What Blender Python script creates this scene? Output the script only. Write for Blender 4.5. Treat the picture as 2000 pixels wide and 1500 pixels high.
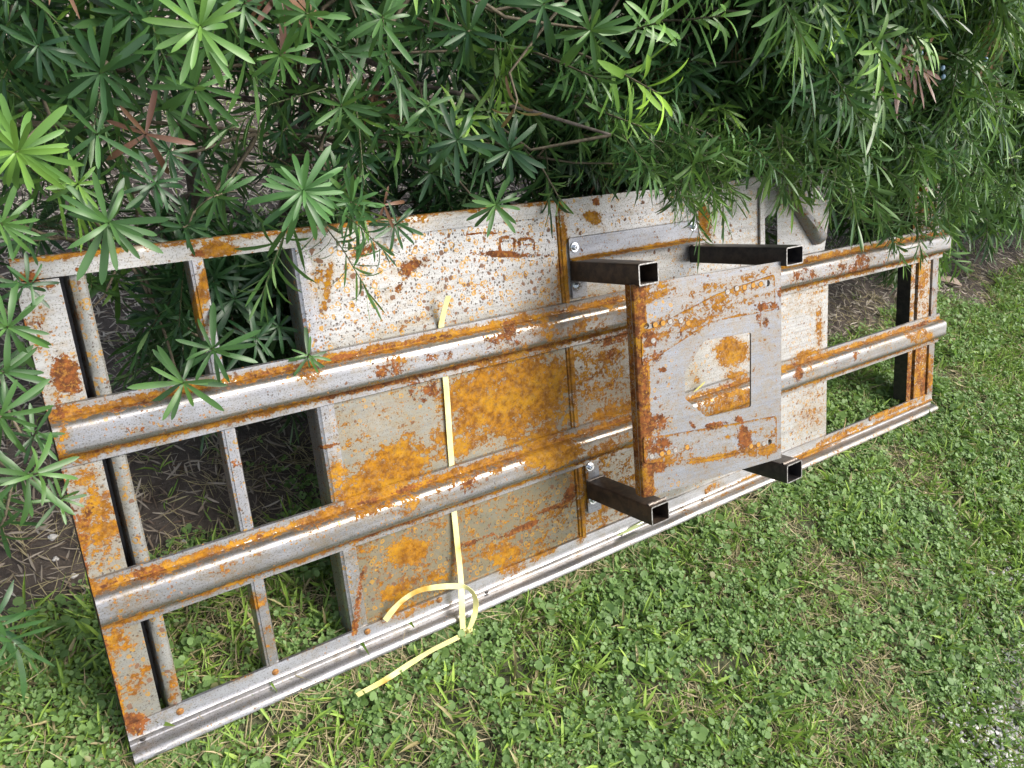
import bpy, math, random
import numpy as np
from math import sin, cos, radians, pi
from mathutils import Vector, Matrix, Quaternion
from mathutils.geometry import delaunay_2d_cdt

for o in list(bpy.data.objects):
    bpy.data.objects.remove(o, do_unlink=True)
SC = bpy.context.scene
COL = SC.collection
rng = np.random.default_rng(7)
random.seed(7)

# ------------------------------------------------------------ camera, sky, sun, exposure
LEAN = radians(33.0)
F, D0 = 1500.0, 1.3
_u = np.array([.818813, -.213542, .532865]); _u /= np.linalg.norm(_u)
_v = np.array([.089096, .964264, .249514]); _v -= _u * (_u @ _v); _v /= np.linalg.norm(_v)
_nf = -np.cross(_u, _v)
_P0 = np.array([(262 - 1000) / F, (1483 - 750) / F, 1]) * D0
_g = cos(LEAN) * _v - sin(LEAN) * _nf
_X = _u; _Z = -_g; _Y = np.cross(_Z, _X)
MW = np.array([_X, _Y, _Z])                 # photo camera axes (x right, y down, z forward) -> world
CAM = -MW @ _P0
R3 = MW @ np.diag([1, -1, -1])
cam_d = bpy.data.cameras.new('camera'); cam = bpy.data.objects.new('camera', cam_d); COL.objects.link(cam)
m4 = Matrix([[*R3[i], CAM[i]] for i in range(3)] + [[0, 0, 0, 1]])
cam.matrix_world = m4
cam_d.sensor_width = 36.0; cam_d.lens = 36.0 * F / 2000.0
cam_d.clip_start = 0.02; cam_d.clip_end = 500
SC.camera = cam

SUN_EL, SUN_AZ = radians(52), radians(128)   # azimuth measured from +Y towards +X (clockwise)
w = bpy.data.worlds.new("World"); SC.world = w; w.use_nodes = True
nt = w.node_tree; nt.nodes.clear()
sky = nt.nodes.new('ShaderNodeTexSky'); sky.sky_type = 'NISHITA'; sky.sun_disc = False
sky.sun_elevation = SUN_EL; sky.sun_rotation = SUN_AZ
sky.air_density = 1.0; sky.dust_density = 4.0; sky.ozone_density = 1.0
bg = nt.nodes.new('ShaderNodeBackground'); bg.inputs[1].default_value = 0.115
wo = nt.nodes.new('ShaderNodeOutputWorld')
hs = nt.nodes.new('ShaderNodeHueSaturation'); hs.inputs['Saturation'].default_value = .55     # thin high cloud
nt.links.new(sky.outputs[0], hs.inputs['Color']); nt.links.new(hs.outputs[0], bg.inputs[0]); nt.links.new(bg.outputs[0], wo.inputs[0])
sl = bpy.data.lights.new('sun', 'SUN'); sl.energy = 1.35; sl.angle = radians(32); sl.color = (1, .95, .87)
so = bpy.data.objects.new('sun', sl); COL.objects.link(so)
sd = Vector((sin(SUN_AZ) * cos(SUN_EL), cos(SUN_AZ) * cos(SUN_EL), sin(SUN_EL)))
so.rotation_euler = (-sd).to_track_quat('-Z', 'Y').to_euler()
SC.view_settings.view_transform = 'Standard'; SC.view_settings.look = 'None'
SC.view_settings.gamma = 1; SC.view_settings.use_curve_mapping = False
SC.view_settings.exposure = 1.52
SC.render.engine = 'CYCLES'
SC.cycles.max_bounces = 6; SC.cycles.diffuse_bounces = 4; SC.cycles.glossy_bounces = 3
SC.cycles.transmission_bounces = 4; SC.cycles.transparent_max_bounces = 6

# ------------------------------------------------------------ coordinate helpers
Ls, Lt, Ln = np.array([1., 0, 0]), np.array([0, sin(LEAN), cos(LEAN)]), np.array([0, -cos(LEAN), sin(LEAN)])
PM = Matrix([[Ls[i], Lt[i], Ln[i], 0] for i in range(3)] + [[0, 0, 0, 1]])   # panel frame -> world


def st(x, y, n=0.0):
    """photo pixel -> (s, t) on the panel's plane at height n above it"""
    r = np.array([(x - 1000) / F, (y - 750) / F, 1]); k = (_P0 @ _nf + n) / (r @ _nf); q = r * k - _P0
    return q @ _u, -q @ _v


def pix(P):
    """world points (N,3) -> photo pixels, depth"""
    q = (np.asarray(P, float) - CAM) @ MW
    return 1000 + F * q[..., 0] / q[..., 2], 750 + F * q[..., 1] / q[..., 2], q[..., 2]


def ray(x, y):
    return MW @ np.array([(x - 1000) / F, (y - 750) / F, 1])


def on_y(x, y, Y):
    r = ray(x, y); k = (Y - CAM[1]) / r[1]; return CAM + r * k, k


def on_ground(x, y, z=0.0):
    r = ray(x, y); k = (z - CAM[2]) / r[2]; return CAM + r * k


# ------------------------------------------------------------ node helpers
class NT:
    def __init__(s, name):
        s.m = bpy.data.materials.new(name); s.m.use_nodes = True
        s.t = s.m.node_tree; s.t.nodes.clear()
        s.out = s.t.nodes.new('ShaderNodeOutputMaterial')

    def n(s, typ, ins=None, **kw):
        nd = s.t.nodes.new(typ)
        for k, v in kw.items(): setattr(nd, k, v)
        for k, v in (ins or {}).items():
            i = nd.inputs[k]
            if hasattr(v, 'is_output') or isinstance(v, bpy.types.NodeSocket): s.t.links.new(v, i)
            else: i.default_value = v
        return nd

    def math(s, op, a, b=0.0, c=None, clamp=False):
        ins = {0: a, 1: b}
        if c is not None: ins[2] = c
        return s.n('ShaderNodeMath', ins, operation=op, use_clamp=clamp).outputs[0]

    def mix(s, f, a, b, blend='MIX'):
        a = (*a, 1) if isinstance(a, tuple) and len(a) == 3 else a
        b = (*b, 1) if isinstance(b, tuple) and len(b) == 3 else b
        nd = s.n('ShaderNodeMix', {}, data_type='RGBA', blend_type=blend)
        for i, v in ((0, f), (6, a), (7, b)):
            if isinstance(v, bpy.types.NodeSocket): s.t.links.new(v, nd.inputs[i])
            else: nd.inputs[i].default_value = v
        return nd.outputs[2]

    def ramp(s, f, lo, hi):
        return s.n('ShaderNodeMapRange', {0: f, 1: lo, 2: hi}, clamp=True, interpolation_type='SMOOTHSTEP').outputs[0]

    def attr(s, name, out=2):
        return s.n('ShaderNodeAttribute', {}, attribute_name=name).outputs[out]

    def noise(s, vec, scale, detail=4, rough=.6, dist=0.0):
        return s.n('ShaderNodeTexNoise', {'Vector': vec, 'Scale': scale, 'Detail': detail, 'Roughness': rough, 'Distortion': dist}).outputs[0]

    def surf(s, sh):
        s.t.links.new(sh, s.out.inputs[0]); return s.m


def mat_metal(name, white=(.40, .395, .38), dark=(.150, .145, .100), metallic=.42, rough=.38):
    """bare / galvanised steel sheet with patches of rust held in vertex attributes"""
    t = NT(name)
    co = t.n('ShaderNodeTexCoord').outputs['Object']
    ra, rb, sp, ba = t.attr('ra'), t.attr('rb'), t.attr('sp'), t.attr('ba')
    wv = t.n('ShaderNodeTexNoise', {'Vector': co, 'Scale': 55.0, 'Detail': 3.0, 'Roughness': .6})
    wob = t.n('ShaderNodeVectorMath', {0: wv.outputs[1], 1: (.5, .5, .5)}, operation='SUBTRACT').outputs[0]
    wob = t.n('ShaderNodeVectorMath', {0: wob, 'Scale': .012}, operation='SCALE').outputs[0]
    cw = t.n('ShaderNodeVectorMath', {0: co, 1: wob}, operation='ADD').outputs[0]
    fb = t.noise(t.n('ShaderNodeMapping', {'Vector': cw, 'Scale': (.62, 1.05, 1)}).outputs[0], 27, 10, .72)
    fine = t.noise(co, 210, 3, .6)
    big = t.noise(co, 7, 4, .6)
    streak_v = t.n('ShaderNodeMapping', {'Vector': co, 'Scale': (1.2, 60, 60)}).outputs[0]
    streak = t.noise(streak_v, 3.0, 4, .6)
    # base metal
    mid = t.noise(cw, 34, 5, .7)
    f = t.math('ADD', ba, t.math('ADD', t.math('MULTIPLY', t.math('SUBTRACT', big, .5), .8), t.math('MULTIPLY', t.math('SUBTRACT', mid, .5), .35)), clamp=True)
    base = t.mix(f, dark, white)
    base = t.mix(t.math('MULTIPLY', t.ramp(streak, .42, .72), .34), base, (.145, .14, .15))
    base = t.mix(t.math('MULTIPLY', t.ramp(mid, .50, .66), .34), base, (.20, .175, .125))
    base = t.mix(t.math('MULTIPLY', t.ramp(t.noise(co, 420, 2, .6), .56, .64), .7), base, (.10, .085, .07))
    # orange patches
    e = t.math('ADD', t.math('MULTIPLY', t.math('SUBTRACT', fb, .5), 2.7), t.math('MULTIPLY', t.math('SUBTRACT', fine, .5), 1.1))
    fo = t.math('ADD', t.math('SUBTRACT', ra, .5), t.math('MULTIPLY', e, .55))
    isl = t.noise(cw, 95, 6, .72)
    fo = t.math('ADD', fo, t.math('MULTIPLY', t.math('SUBTRACT', isl, .5), 1.15))
    mo = t.ramp(fo, -.012, .022)
    halo = t.ramp(fo, -.48, .03)
    edge = t.math('MULTIPLY', t.ramp(fo, -.04, .0), t.math('SUBTRACT', 1.0, t.ramp(fo, .03, .11)))
    fb2 = t.noise(cw, 21, 9, .72, .3)
    e2 = t.math('ADD', t.math('MULTIPLY', t.math('SUBTRACT', fb2, .5), 2.8), t.math('MULTIPLY', t.math('SUBTRACT', fine, .5), 1.0))
    fbn = t.math('ADD', t.math('SUBTRACT', rb, .5), t.math('MULTIPLY', e2, .55))
    mb = t.ramp(fbn, -.01, .07)
    c1 = t.noise(co, 55, 6, .75); c2 = t.noise(cw, 17, 4, .6)
    orange = t.mix(t.ramp(c1, .36, .64), (.135, .052, .007), (.33, .145, .009))
    orange = t.mix(t.math('MULTIPLY', t.ramp(c2, .48, .62), .55), orange, (.40, .205, .012))
    orange = t.mix(t.math('MULTIPLY', t.ramp(t.noise(co, 190, 4, .75), .54, .66), .75), orange, (.11, .042, .010))
    orange = t.mix(t.math('MULTIPLY', edge, .65), orange, (.19, .065, .018))
    brown = t.mix(t.ramp(c1, .38, .62), (.070, .028, .014), (.20, .068, .020))
    brown = t.mix(t.math('MULTIPLY', t.ramp(t.noise(co, 140, 4, .7), .52, .64), .6), brown, (.34, .17, .035))
    sp = t.math('ADD', sp, t.math('MULTIPLY', t.math('SUBTRACT', t.noise(co, 15, 4, .65), .5), .75))
    # spots: three sizes of pits and ringed blisters
    def spots(scale, lim, chan):
        vo = t.n('ShaderNodeTexVoronoi', {'Vector': cw, 'Scale': float(scale), 'Randomness': 1.0})
        dist = vo.outputs['Distance']; rnd = t.n('ShaderNodeSeparateColor', {0: vo.outputs['Color']}).outputs[chan]
        rad = t.math('MULTIPLY', t.ramp(t.math('ADD', rnd, t.math('MULTIPLY', t.math('SUBTRACT', sp, 1.0), .8)), .02, 1.0), lim)
        return dist, rad, rnd
    d1, r1, q1 = spots(185, .50, 0)
    d2, r2, q2 = spots(60, .34, 1)
    d3, r3, q3 = spots(72, .42, 2)
    s1 = t.math('LESS_THAN', d1, r1)
    s2 = t.math('LESS_THAN', t.math('ADD', d2, t.math('MULTIPLY', t.math('SUBTRACT', fine, .5), .25)), r2)
    s3 = t.math('LESS_THAN', d3, r3)
    ring = t.math('MULTIPLY', t.math('MULTIPLY', s3, t.ramp(sp, .5, .62)), t.math('GREATER_THAN', d3, t.math('MULTIPLY', r3, .55)))
    spc = t.mix(t.math('GREATER_THAN', q1, .86), (.075, .055, .042), (.30, .14, .035))
    col = t.mix(t.math('MULTIPLY', halo, .48), base, (.25, .175, .075))
    col = t.mix(t.math('MULTIPLY', s1, .85), col, spc)
    col = t.mix(t.math('MULTIPLY', s2, .9), col, t.mix(t.math('GREATER_THAN', q2, .55), (.27, .15, .05), (.15, .075, .04)))
    col = t.mix(t.math('MULTIPLY', ring, .8), col, (.40, .215, .03))
    thin = t.math('MULTIPLY_ADD', t.ramp(t.noise(co, 120, 5, .75), .36, .56), .20, .80)
    col = t.mix(t.math('MULTIPLY', mo, thin), col, orange)
    col = t.mix(mb, col, brown)
    rust = t.math('MAXIMUM', t.math('MAXIMUM', mo, mb), t.math('MULTIPLY', t.math('MAXIMUM', s1, s2), .8))
    met = t.math('MULTIPLY', t.math('SUBTRACT', 1.0, rust), metallic)
    ro = t.math('ADD', rough, t.math('MULTIPLY', rust, .45))
    ro = t.math('ADD', ro, t.math('MULTIPLY', t.math('SUBTRACT', streak, .5), .18))
    hgt = t.math('ADD', t.math('MULTIPLY', rust, .6), t.math('MULTIPLY', t.math('MULTIPLY', fine, rust), .9))
    hgt = t.math('ADD', hgt, t.math('MULTIPLY', big, 2.5))
    bp = t.n('ShaderNodeBump', {'Strength': .45, 'Distance': .0018, 'Height': hgt}).outputs[0]
    b = t.n('ShaderNodeBsdfPrincipled', {'Specular IOR Level': t.math('SUBTRACT', .5, t.math('MULTIPLY', rust, .40)), 'Base Color': col, 'Metallic': met, 'Roughness': ro, 'Normal': bp})
    return t.surf(b.outputs[0])


def mat_simple(name, c1, c2, scale=40, rough=.6, metallic=0.0, bump=.2, dist=.002, detail=6):
    t = NT(name); co = t.n('ShaderNodeTexCoord').outputs['Object']
    nz = t.noise(co, scale, detail, .65)
    col = t.mix(t.ramp(nz, .35, .65), c1, c2)
    bp = t.n('ShaderNodeBump', {'Strength': bump, 'Distance': dist, 'Height': nz}).outputs[0]
    b = t.n('ShaderNodeBsdfPrincipled', {'Base Color': col, 'Metallic': metallic, 'Roughness': rough, 'Normal': bp})
    return t.surf(b.outputs[0])


def mat_leaf(name, use_obj, base, alt, young, dead, trans=.28, rough=.42, fine=260):
    """leaf: (v, young, dead) come from the colour attribute 'lc' or from the object's colour"""
    t = NT(name)
    if use_obj: c = t.n('ShaderNodeObjectInfo').outputs['Color']
    else: c = t.attr('lc', 0)
    sp = t.n('ShaderNodeSeparateColor', {0: c})
    v, y, d = sp.outputs[0], sp.outputs[1], sp.outputs[2]
    co = t.n('ShaderNodeTexCoord').outputs['Object']
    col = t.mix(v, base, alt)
    col = t.mix(y, col, young)
    nz = t.noise(co, fine, 3, .6)
    col = t.mix(t.math('MULTIPLY', t.ramp(nz, .45, .75), .35), col, t.mix(.5, col, alt))
    deadc = t.mix(t.ramp(v, .3, .7), dead, (dead[0] * .55, dead[1] * .45, dead[2] * .5))
    col = t.mix(d, col, deadc)
    geo = t.n('ShaderNodeNewGeometry').outputs['Backfacing']
    colb = t.mix(t.math('MULTIPLY', geo, .45), col, (.16, .24, .10))
    b = t.n('ShaderNodeBsdfPrincipled', {'Base Color': colb, 'Roughness': rough, 'Specular IOR Level': .42})
    tr = t.n('ShaderNodeBsdfTranslucent', {'Color': t.mix(.5, col, (.22, .40, .06))})
    mx = t.n('ShaderNodeMixShader', {0: trans, 1: b.outputs[0], 2: tr.outputs[0]})
    return t.surf(mx.outputs[0])


# ------------------------------------------------------------ object helpers
def tag(o, label=None, cat=None, group=None, kind=None):
    if label: o['label'] = label
    if cat: o['category'] = cat
    if group: o['group'] = group
    if kind: o['kind'] = kind
    return o


def empty(name, loc=(0, 0, 0)):
    o = bpy.data.objects.new(name, None); COL.objects.link(o); o.matrix_world = Matrix.Translation(loc)
    o.empty_display_size = .05
    return o


WM = {}      # world matrices by object, so that children can be placed without a depsgraph update


def place(o, parent, mw):
    if parent is not None:
        o.parent = parent
        pw = WM.get(parent.name, parent.matrix_basis.copy())
        o.matrix_basis = pw.inverted() @ mw
    else:
        o.matrix_basis = mw
    WM[o.name] = mw.copy()
    return o


def mesh_np(name, V, Fc, mat, smooth=False, parent=None, mw=Matrix.Identity(4), attrs=None, lc=None, loops=None):
    """V (N,3); Fc list of faces or (M,k) array; one mesh object"""
    me = bpy.data.meshes.new(name)
    V = np.asarray(V, np.float32)
    if isinstance(Fc, np.ndarray):
        M, k = Fc.shape
        me.vertices.add(len(V)); me.vertices.foreach_set('co', V.ravel())
        me.loops.add(M * k); me.loops.foreach_set('vertex_index', Fc.astype(np.int32).ravel())
        me.polygons.add(M); me.polygons.foreach_set('loop_start', np.arange(0, M * k, k, dtype=np.int32))
        me.update(calc_edges=True)
    else:
        me.from_pydata([tuple(map(float, v)) for v in V], [], Fc); me.update()
    if smooth: me.shade_smooth()
    if attrs:
        for k_, a in attrs.items():
            at = me.attributes.new(k_, 'FLOAT', 'POINT'); at.data.foreach_set('value', np.asarray(a, np.float32))
    if lc is not None:
        at = me.color_attributes.new('lc', 'FLOAT_COLOR', 'POINT')
        full = np.ones((len(V), 4), np.float32); full[:, :3] = lc; at.data.foreach_set('color', full.ravel())
    me.materials.append(mat)
    o = bpy.data.objects.new(name, me); COL.objects.link(o)
    place(o, parent, mw)
    return o


# ------------------------------------------------------------ rust map: patches where the photograph has them
# (cx, cy, rx, ry, angle, orange, brown) in photo pixels; evaluated on the metal's own vertices
BL = [
 # sheet one, middle band
 (1000, 770, 150, 85, -18, 1.0, .35), (900, 850, 90, 45, -30, .75, .5), (760, 930, 110, 60, -35, .95, .35), (700, 850, 60, 45, 10, .45, .2),
 (830, 755, 40, 45, 0, .2, .62), (1040, 850, 70, 60, -30, .8, .1), (720, 980, 60, 35, -20, .9, .2), (820, 880, 60, 20, -10, .55, .5),
 (1090, 700, 40, 30, 0, .55, .1), (960, 690, 40, 20, -15, .3, .6), (690, 790, 40, 18, -15, .3, .5), (1080, 780, 60, 60, 0, .62, .1),
 # sheet one, lower band
 (795, 1080, 48, 34, -10, .95, .1), (740, 1100, 50, 60, 0, .5, .0), (800, 1150, 90, 22, -20, .75, .1), (985, 1085, 50, 34, 20, .85, 0), (1065, 1080, 34, 10, -25, .8, 0),
 (780, 1190, 60, 20, -20, .7, .1), (1010, 1035, 70, 7, -22, .2, .9), (1085, 990, 50, 6, -20, .2, .85), (920, 1060, 50, 6, -22, .1, .85), (850, 1030, 90, 30, -18, .5, 0), (1060, 1000, 70, 40, -18, .42, 0),
 (1110, 970, 12, 30, 30, .2, .9),
 # sheet one, upper band
 (710, 490, 34, 14, -25, .6, .75), (800, 520, 46, 14, -20, .5, .8), (770, 570, 40, 10, -40, .4, .7), (690, 545, 14, 20, 0, .6, .4), (1000, 497, 85, 7, 2, .1, .95), (990, 470, 60, 5, 0, .0, .62),
 (976, 478, 3, 15, 0, .2, .98), (1004, 478, 3, 15, 0, .2, .98), (990, 463, 15, 3, 2, .2, .98), (1014, 480, 3, 15, 0, .2, .98), (1043, 482, 3, 14, 0, .2, .98), (990, 493, 15, 3, 2, .2, .98), (1028, 495, 15, 3, 2, .2, .98), (1028, 466, 15, 3, 2, .2, .98), (1028, 478, 12, 3, 2, .2, 1.1), (960, 455, 60, 3, -2, 0, .95), (765, 520, 8, 22, 5, .1, .8), (790, 528, 14, 18, 0, .1, .75),
 (800, 630, 80, 12, -20, .5, .4), (1050, 600, 50, 16, -20, .62, .2), (640, 560, 8, 60, 8, .8, .2), (1070, 560, 18, 40, 0, .5, .1), (860, 560, 12, 20, 40, .3, .6),
 (1158, 425, 20, 14, 10, .9, 0), (1165, 395, 9, 9, 0, .2, .9), (1100, 402, 8, 9, 0, .3, .9), (1128, 450, 8, 8, 0, .7, .3),
 # seam
 (1097, 500, 9, 100, 5, .9, .35), (1112, 760, 10, 100, 5, .85, .35), (1138, 985, 10, 90, 5, .85, .5),
 # sheet two
 (1180, 700, 60, 22, -20, .7, .6), (1200, 660, 60, 16, -10, .5, .8), (1190, 760, 60, 25, -35, .55, .45), (1200, 800, 60, 22, -20, .85, .2), (1150, 740, 20, 30, 0, .3, .6),
 (1428, 686, 34, 32, 0, 1.05, 0), (1440, 735, 30, 14, 0, .72, .1), (1355, 735, 16, 30, 0, .45, .2), (1580, 690, 30, 8, -15, .85, .1), (1600, 640, 8, 60, 0, .75, .1), (1565, 700, 30, 5, -10, .8, 0),
 (1570, 600, 40, 20, 0, .45, 0), (1590, 800, 40, 60, 0, .5, 0), (1377, 430, 14, 40, -10, .95, .4), (1480, 470, 40, 10, 0, .3, .3), (1600, 445, 30, 20, 0, .3, .5), (1570, 430, 50, 30, 40, .3, .45),
 # upper rail
 (160, 790, 80, 12, -12, .6, .2), (250, 795, 60, 8, -15, .2, .7), (600, 725, 40, 34, 0, .58, .1), (760, 715, 60, 30, -12, .35, .72), (780, 700, 30, 16, 0, .5, .7), (850, 700, 40, 16, -10, .3, .72),
 (1010, 650, 80, 30, -15, .55, .62), (1060, 640, 60, 25, 0, .6, .4), (1150, 640, 80, 25, -12, .62, .2), (340, 830, 40, 20, -10, .2, .66), (270, 840, 40, 12, 0, .3, .6), (120, 850, 12, 30, 0, .6, .2),
 (1200, 600, 40, 20, 0, .55, .2), (1570, 540, 40, 20, -14, .4, .66), (1660, 520, 70, 26, -14, .35, .70), (1740, 500, 40, 20, -14, .2, .6), (1600, 560, 50, 14, -14, .6, .5),
 # lower rail
 (290, 1120, 50, 22, -12, .5, .75), (240, 1180, 40, 30, 0, .5, .1), (250, 1210, 60, 8, -15, .8, .1), (430, 1105, 80, 30, -16, .56, 0), (615, 1040, 28, 26, -10, .62, .2), (800, 985, 22, 36, 0, .75, .5),
 (900, 935, 60, 30, -16, .6, .6), (860, 970, 40, 20, 0, .6, .4), (1000, 900, 100, 24, -16, .72, .4), (1080, 885, 70, 34, -14, 1.0, .1), (1180, 880, 50, 24, -14, .7, .5), (1215, 860, 40, 20, 0, .6, .4),
 (1420, 790, 70, 30, -16, .85, .1), (1560, 730, 12, 20, 20, .3, .9), (1575, 720, 30, 20, 0, .5, .5), (1650, 700, 50, 12, -16, .2, .62), (1740, 665, 60, 16, -16, .4, .25), (700, 1010, 60, 14, -16, .6, .1),
 # left plate
 (60, 540, 30, 14, 0, .6, .9), (130, 730, 34, 45, -20, .5, .95), (100, 800, 50, 20, 0, .4, .62), (110, 770, 30, 40, 0, .5, .6), (90, 560, 30, 12, 0, .2, .62), (75, 640, 20, 60, 0, .5, .45), (155, 930, 40, 24, -15, .7, .55),
 (195, 1020, 45, 60, 0, .85, .3), (160, 1050, 18, 110, 14, .9, .7), (205, 1080, 40, 40, 0, .62, .3), (230, 1250, 40, 30, 0, .7, .0), (270, 1330, 26, 44, 40, .72, 0), (215, 1290, 14, 120, 14, .85, .4),
 (265, 1405, 36, 16, 0, .6, .95), (260, 1180, 40, 30, 0, .5, 0), (120, 870, 16, 60, 10, .6, .4), (180, 1140, 40, 14, 0, .6, .3),
 (340, 1340, 12, 50, 8, .62, .3), (150, 600, 12, 60, 10, .4, .0), (240, 980, 12, 80, 10, .42, 0),
 # top strip, second post, channel
 (425, 490, 50, 14, -5, 1.0, .3), (385, 495, 18, 10, 0, .5, .9), (150, 527, 12, 7, 0, .3, 1.0), (1280, 350, 60, 8, 0, .6, .2), (800, 435, 60, 9, -8, .62, 0), (700, 455, 40, 6, 0, .5, 0), (1080, 385, 14, 10, 0, .4, .6),
 (392, 580, 16, 60, 12, .95, .1), (395, 640, 14, 24, 0, .7, .3), (440, 800, 10, 10, 0, .6, 0), (465, 905, 14, 7, 0, .2, .9), (500, 1175, 20, 18, 0, .8, 0), (525, 1250, 14, 40, 0, .62, .1), (640, 1180, 16, 16, 0, .4, 0),
 (655, 935, 16, 50, 0, .85, .2), (700, 1180, 8, 90, 8, .5, .8), (640, 870, 30, 6, -15, .3, .9), (620, 545, 20, 40, 0, .5, .0), (680, 950, 20, 40, 0, .8, .2), (630, 700, 12, 30, 0, .2, .2),
]
BLP = [
 # front plate
 (1280, 570, 50, 22, -20, .75, .35), (1400, 560, 110, 14, -18, .6, .4), (1420, 590, 110, 22, -14, .62, .1), (1300, 640, 55, 24, -22, .66, .55), (1360, 620, 80, 26, -16, .72, .1), (1265, 660, 20, 26, 0, .4, .8),
 (1500, 600, 26, 14, 0, .3, .8), (1490, 625, 18, 14, 30, .5, .8), (1530, 570, 14, 30, 0, .3, .66), (1330, 655, 60, 10, -14, .55, .6), (1270, 700, 36, 14, -16, .5, .8), (1295, 722, 10, 7, -20, .4, .9), (1238, 620, 10, 20, 0, .6, .4),
 (1245, 720, 16, 130, 0, .72, .62), (1250, 860, 18, 110, 0, .85, .55), (1280, 830, 42, 22, -16, .6, .85), (1290, 870, 36, 26, 0, .45, .8), (1300, 900, 60, 14, -8, .8, .5), (1390, 895, 80, 6, -12, .85, .3), (1275, 910, 40, 14, 0, .7, .8),
 (1400, 830, 26, 9, -14, .3, .9), (1440, 818, 12, 8, 0, .6, .8), (1455, 855, 20, 24, 0, .5, .9), (1480, 880, 60, 14, -10, .8, .4), (1440, 850, 70, 5, -12, .7, .1), (1352, 830, 5, 12, -30, .2, .8), (1345, 870, 14, 14, 0, .4, .6), (1500, 850, 26, 14, 0, .6, .3),
 (1270, 960, 20, 8, 0, .8, 0), (1460, 565, 60, 8, -14, .7, .5),
]
BL += [
 # bottom rail
 (265, 1425, 20, 14, 0, .6, .9), (340, 1390, 30, 10, -20, .6, .0), (470, 1325, 26, 8, -20, .6, 0), (600, 1270, 30, 6, -20, .55, 0), (830, 1180, 30, 7, -20, .7, 0), (1640, 850, 50, 7, -24, .9, 0), (1760, 795, 60, 5, -24, .85, 0), (1560, 895, 90, 4, -22, .85, 0), (1430, 960, 70, 4, -22, .7, 0),
 (1395, 950, 20, 8, -22, .6, 0), (1340, 1000, 20, 6, 0, .6, 0), (1720, 805, 26, 12, -24, .9, 0),
 # right post
 (1800, 730, 26, 60, 0, .9, .5), (1800, 540, 12, 60, 0, .8, .3), (1805, 600, 14, 40, 0, .6, .4), (1800, 400, 20, 50, 0, .55, .5), (1800, 660, 26, 20, 0, .8, .3),
]
BLA = np.array(BL, float); BLB = np.array(BLP, float)


def rust_attrs(P, ra0=0.0, rb0=0.0, sp0=.45, ba0=.8, ra_add=None, rb_add=None, which=None):
    x, y, d = pix(P)
    ra = np.full(len(P), ra0); rb = np.full(len(P), rb0)
    for cx, cy, rx, ry, an, A, B in (BLB if which == 'plate' else BLA):
        a = radians(an); dx, dy = x - cx, y - cy
        X = dx * cos(a) + dy * sin(a); Yv = -dx * sin(a) + dy * cos(a)
        fl = np.clip((1.75 - np.sqrt((X / rx) ** 2 + (Yv / ry) ** 2)) / 1.35, 0, 1)
        fl = fl * fl * (3 - 2 * fl)
        ra = np.maximum(ra, A * fl * .76); rb = np.maximum(rb, B * fl * .76)
    if ra_add is not None: ra = np.maximum(ra, ra_add)
    if rb_add is not None: rb = np.maximum(rb, rb_add)
    # more pits where the sheet is pale, fewer on the rails
    return dict(ra=ra, rb=rb, sp=np.full(len(P), sp0) if np.isscalar(sp0) else sp0, ba=np.full(len(P), ba0) if np.isscalar(ba0) else ba0)


def to_world(V):
    return np.asarray(V) @ np.array([Ls, Lt, Ln])


# ============================================================ LARGE STRUCTURE: ground
GZ = 0.012


def bumps(x, y):
    return (.010 * np.sin(x * 5.1 + 1.3 * np.sin(y * 3.7)) * np.cos(y * 6.3 + .7) + .006 * np.sin(x * 17 + y * 9) * np.sin(y * 21 - x * 5)
            + .003 * np.sin(x * 41 + 3 * y) * np.sin(y * 47))


def gz(x, y):
    # the grass is a little lower along the frame's lower edge, so that the frame rests on it
    return GZ - .012 + bumps(x, y) * .8


def vnoise(x, y, s, seed=0):
    """cheap value noise for scattering"""
    r = np.random.default_rng(seed).random((64, 64))
    X, Yy = x * s, y * s
    xi, yi = np.floor(X).astype(int), np.floor(Yy).astype(int); fx, fy = X - xi, Yy - yi
    fx, fy = fx * fx * (3 - 2 * fx), fy * fy * (3 - 2 * fy)
    g = lambda a, b: r[a % 64, b % 64]
    return (g(xi, yi) * (1 - fx) + g(xi + 1, yi) * fx) * (1 - fy) + (g(xi, yi + 1) * (1 - fx) + g(xi + 1, yi + 1) * fx) * fy


def bed(x, y):
    """0 on the lawn, 1 in the bare / littered bed under the hedge"""
    n = vnoise(x, y, 3.1, 1) * .22 + vnoise(x, y, 9, 2) * .09
    edge = .21 + n - .17 * np.exp(-((x + .15) / .35) ** 2)
    a = np.clip((y - edge) / .10, 0, 1)
    far = np.clip((y - 3.4 - n * 3) / .5, 0, 1)
    return a * (1 - far)


t = NT('soil')
co = t.n('ShaderNodeTexCoord').outputs['Object']
n1 = t.noise(co, 9, 7, .7); n2 = t.noise(co, 85, 6, .75); n3 = t.noise(co, 320, 3, .7)
c = t.mix(t.ramp(n1, .35, .65), (.055, .042, .034), (.105, .083, .066))
c = t.mix(t.math('MULTIPLY', t.ramp(n2, .5, .72), .6), c, (.17, .14, .115))
c = t.mix(t.math('MULTIPLY', t.ramp(n3, .66, .72), .8), c, (.42, .40, .37))
bdm = t.attr('lawn')
c = t.mix(t.math('MULTIPLY', bdm, .75), c, t.mix(t.ramp(n2, .35, .65), (.030, .040, .014), (.085, .10, .035)))
h = t.math('ADD', t.math('MULTIPLY', n1, 4.0), t.math('ADD', t.math('MULTIPLY', n2, 1.0), t.math('MULTIPLY', n3, .4)))
bp = t.n('ShaderNodeBump', {'Strength': .7, 'Distance': .008, 'Height': h}).outputs[0]
M_soil = t.surf(t.n('ShaderNodeBsdfPrincipled', {'Base Color': c, 'Roughness': .92, 'Normal': bp}).outputs[0])

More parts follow.
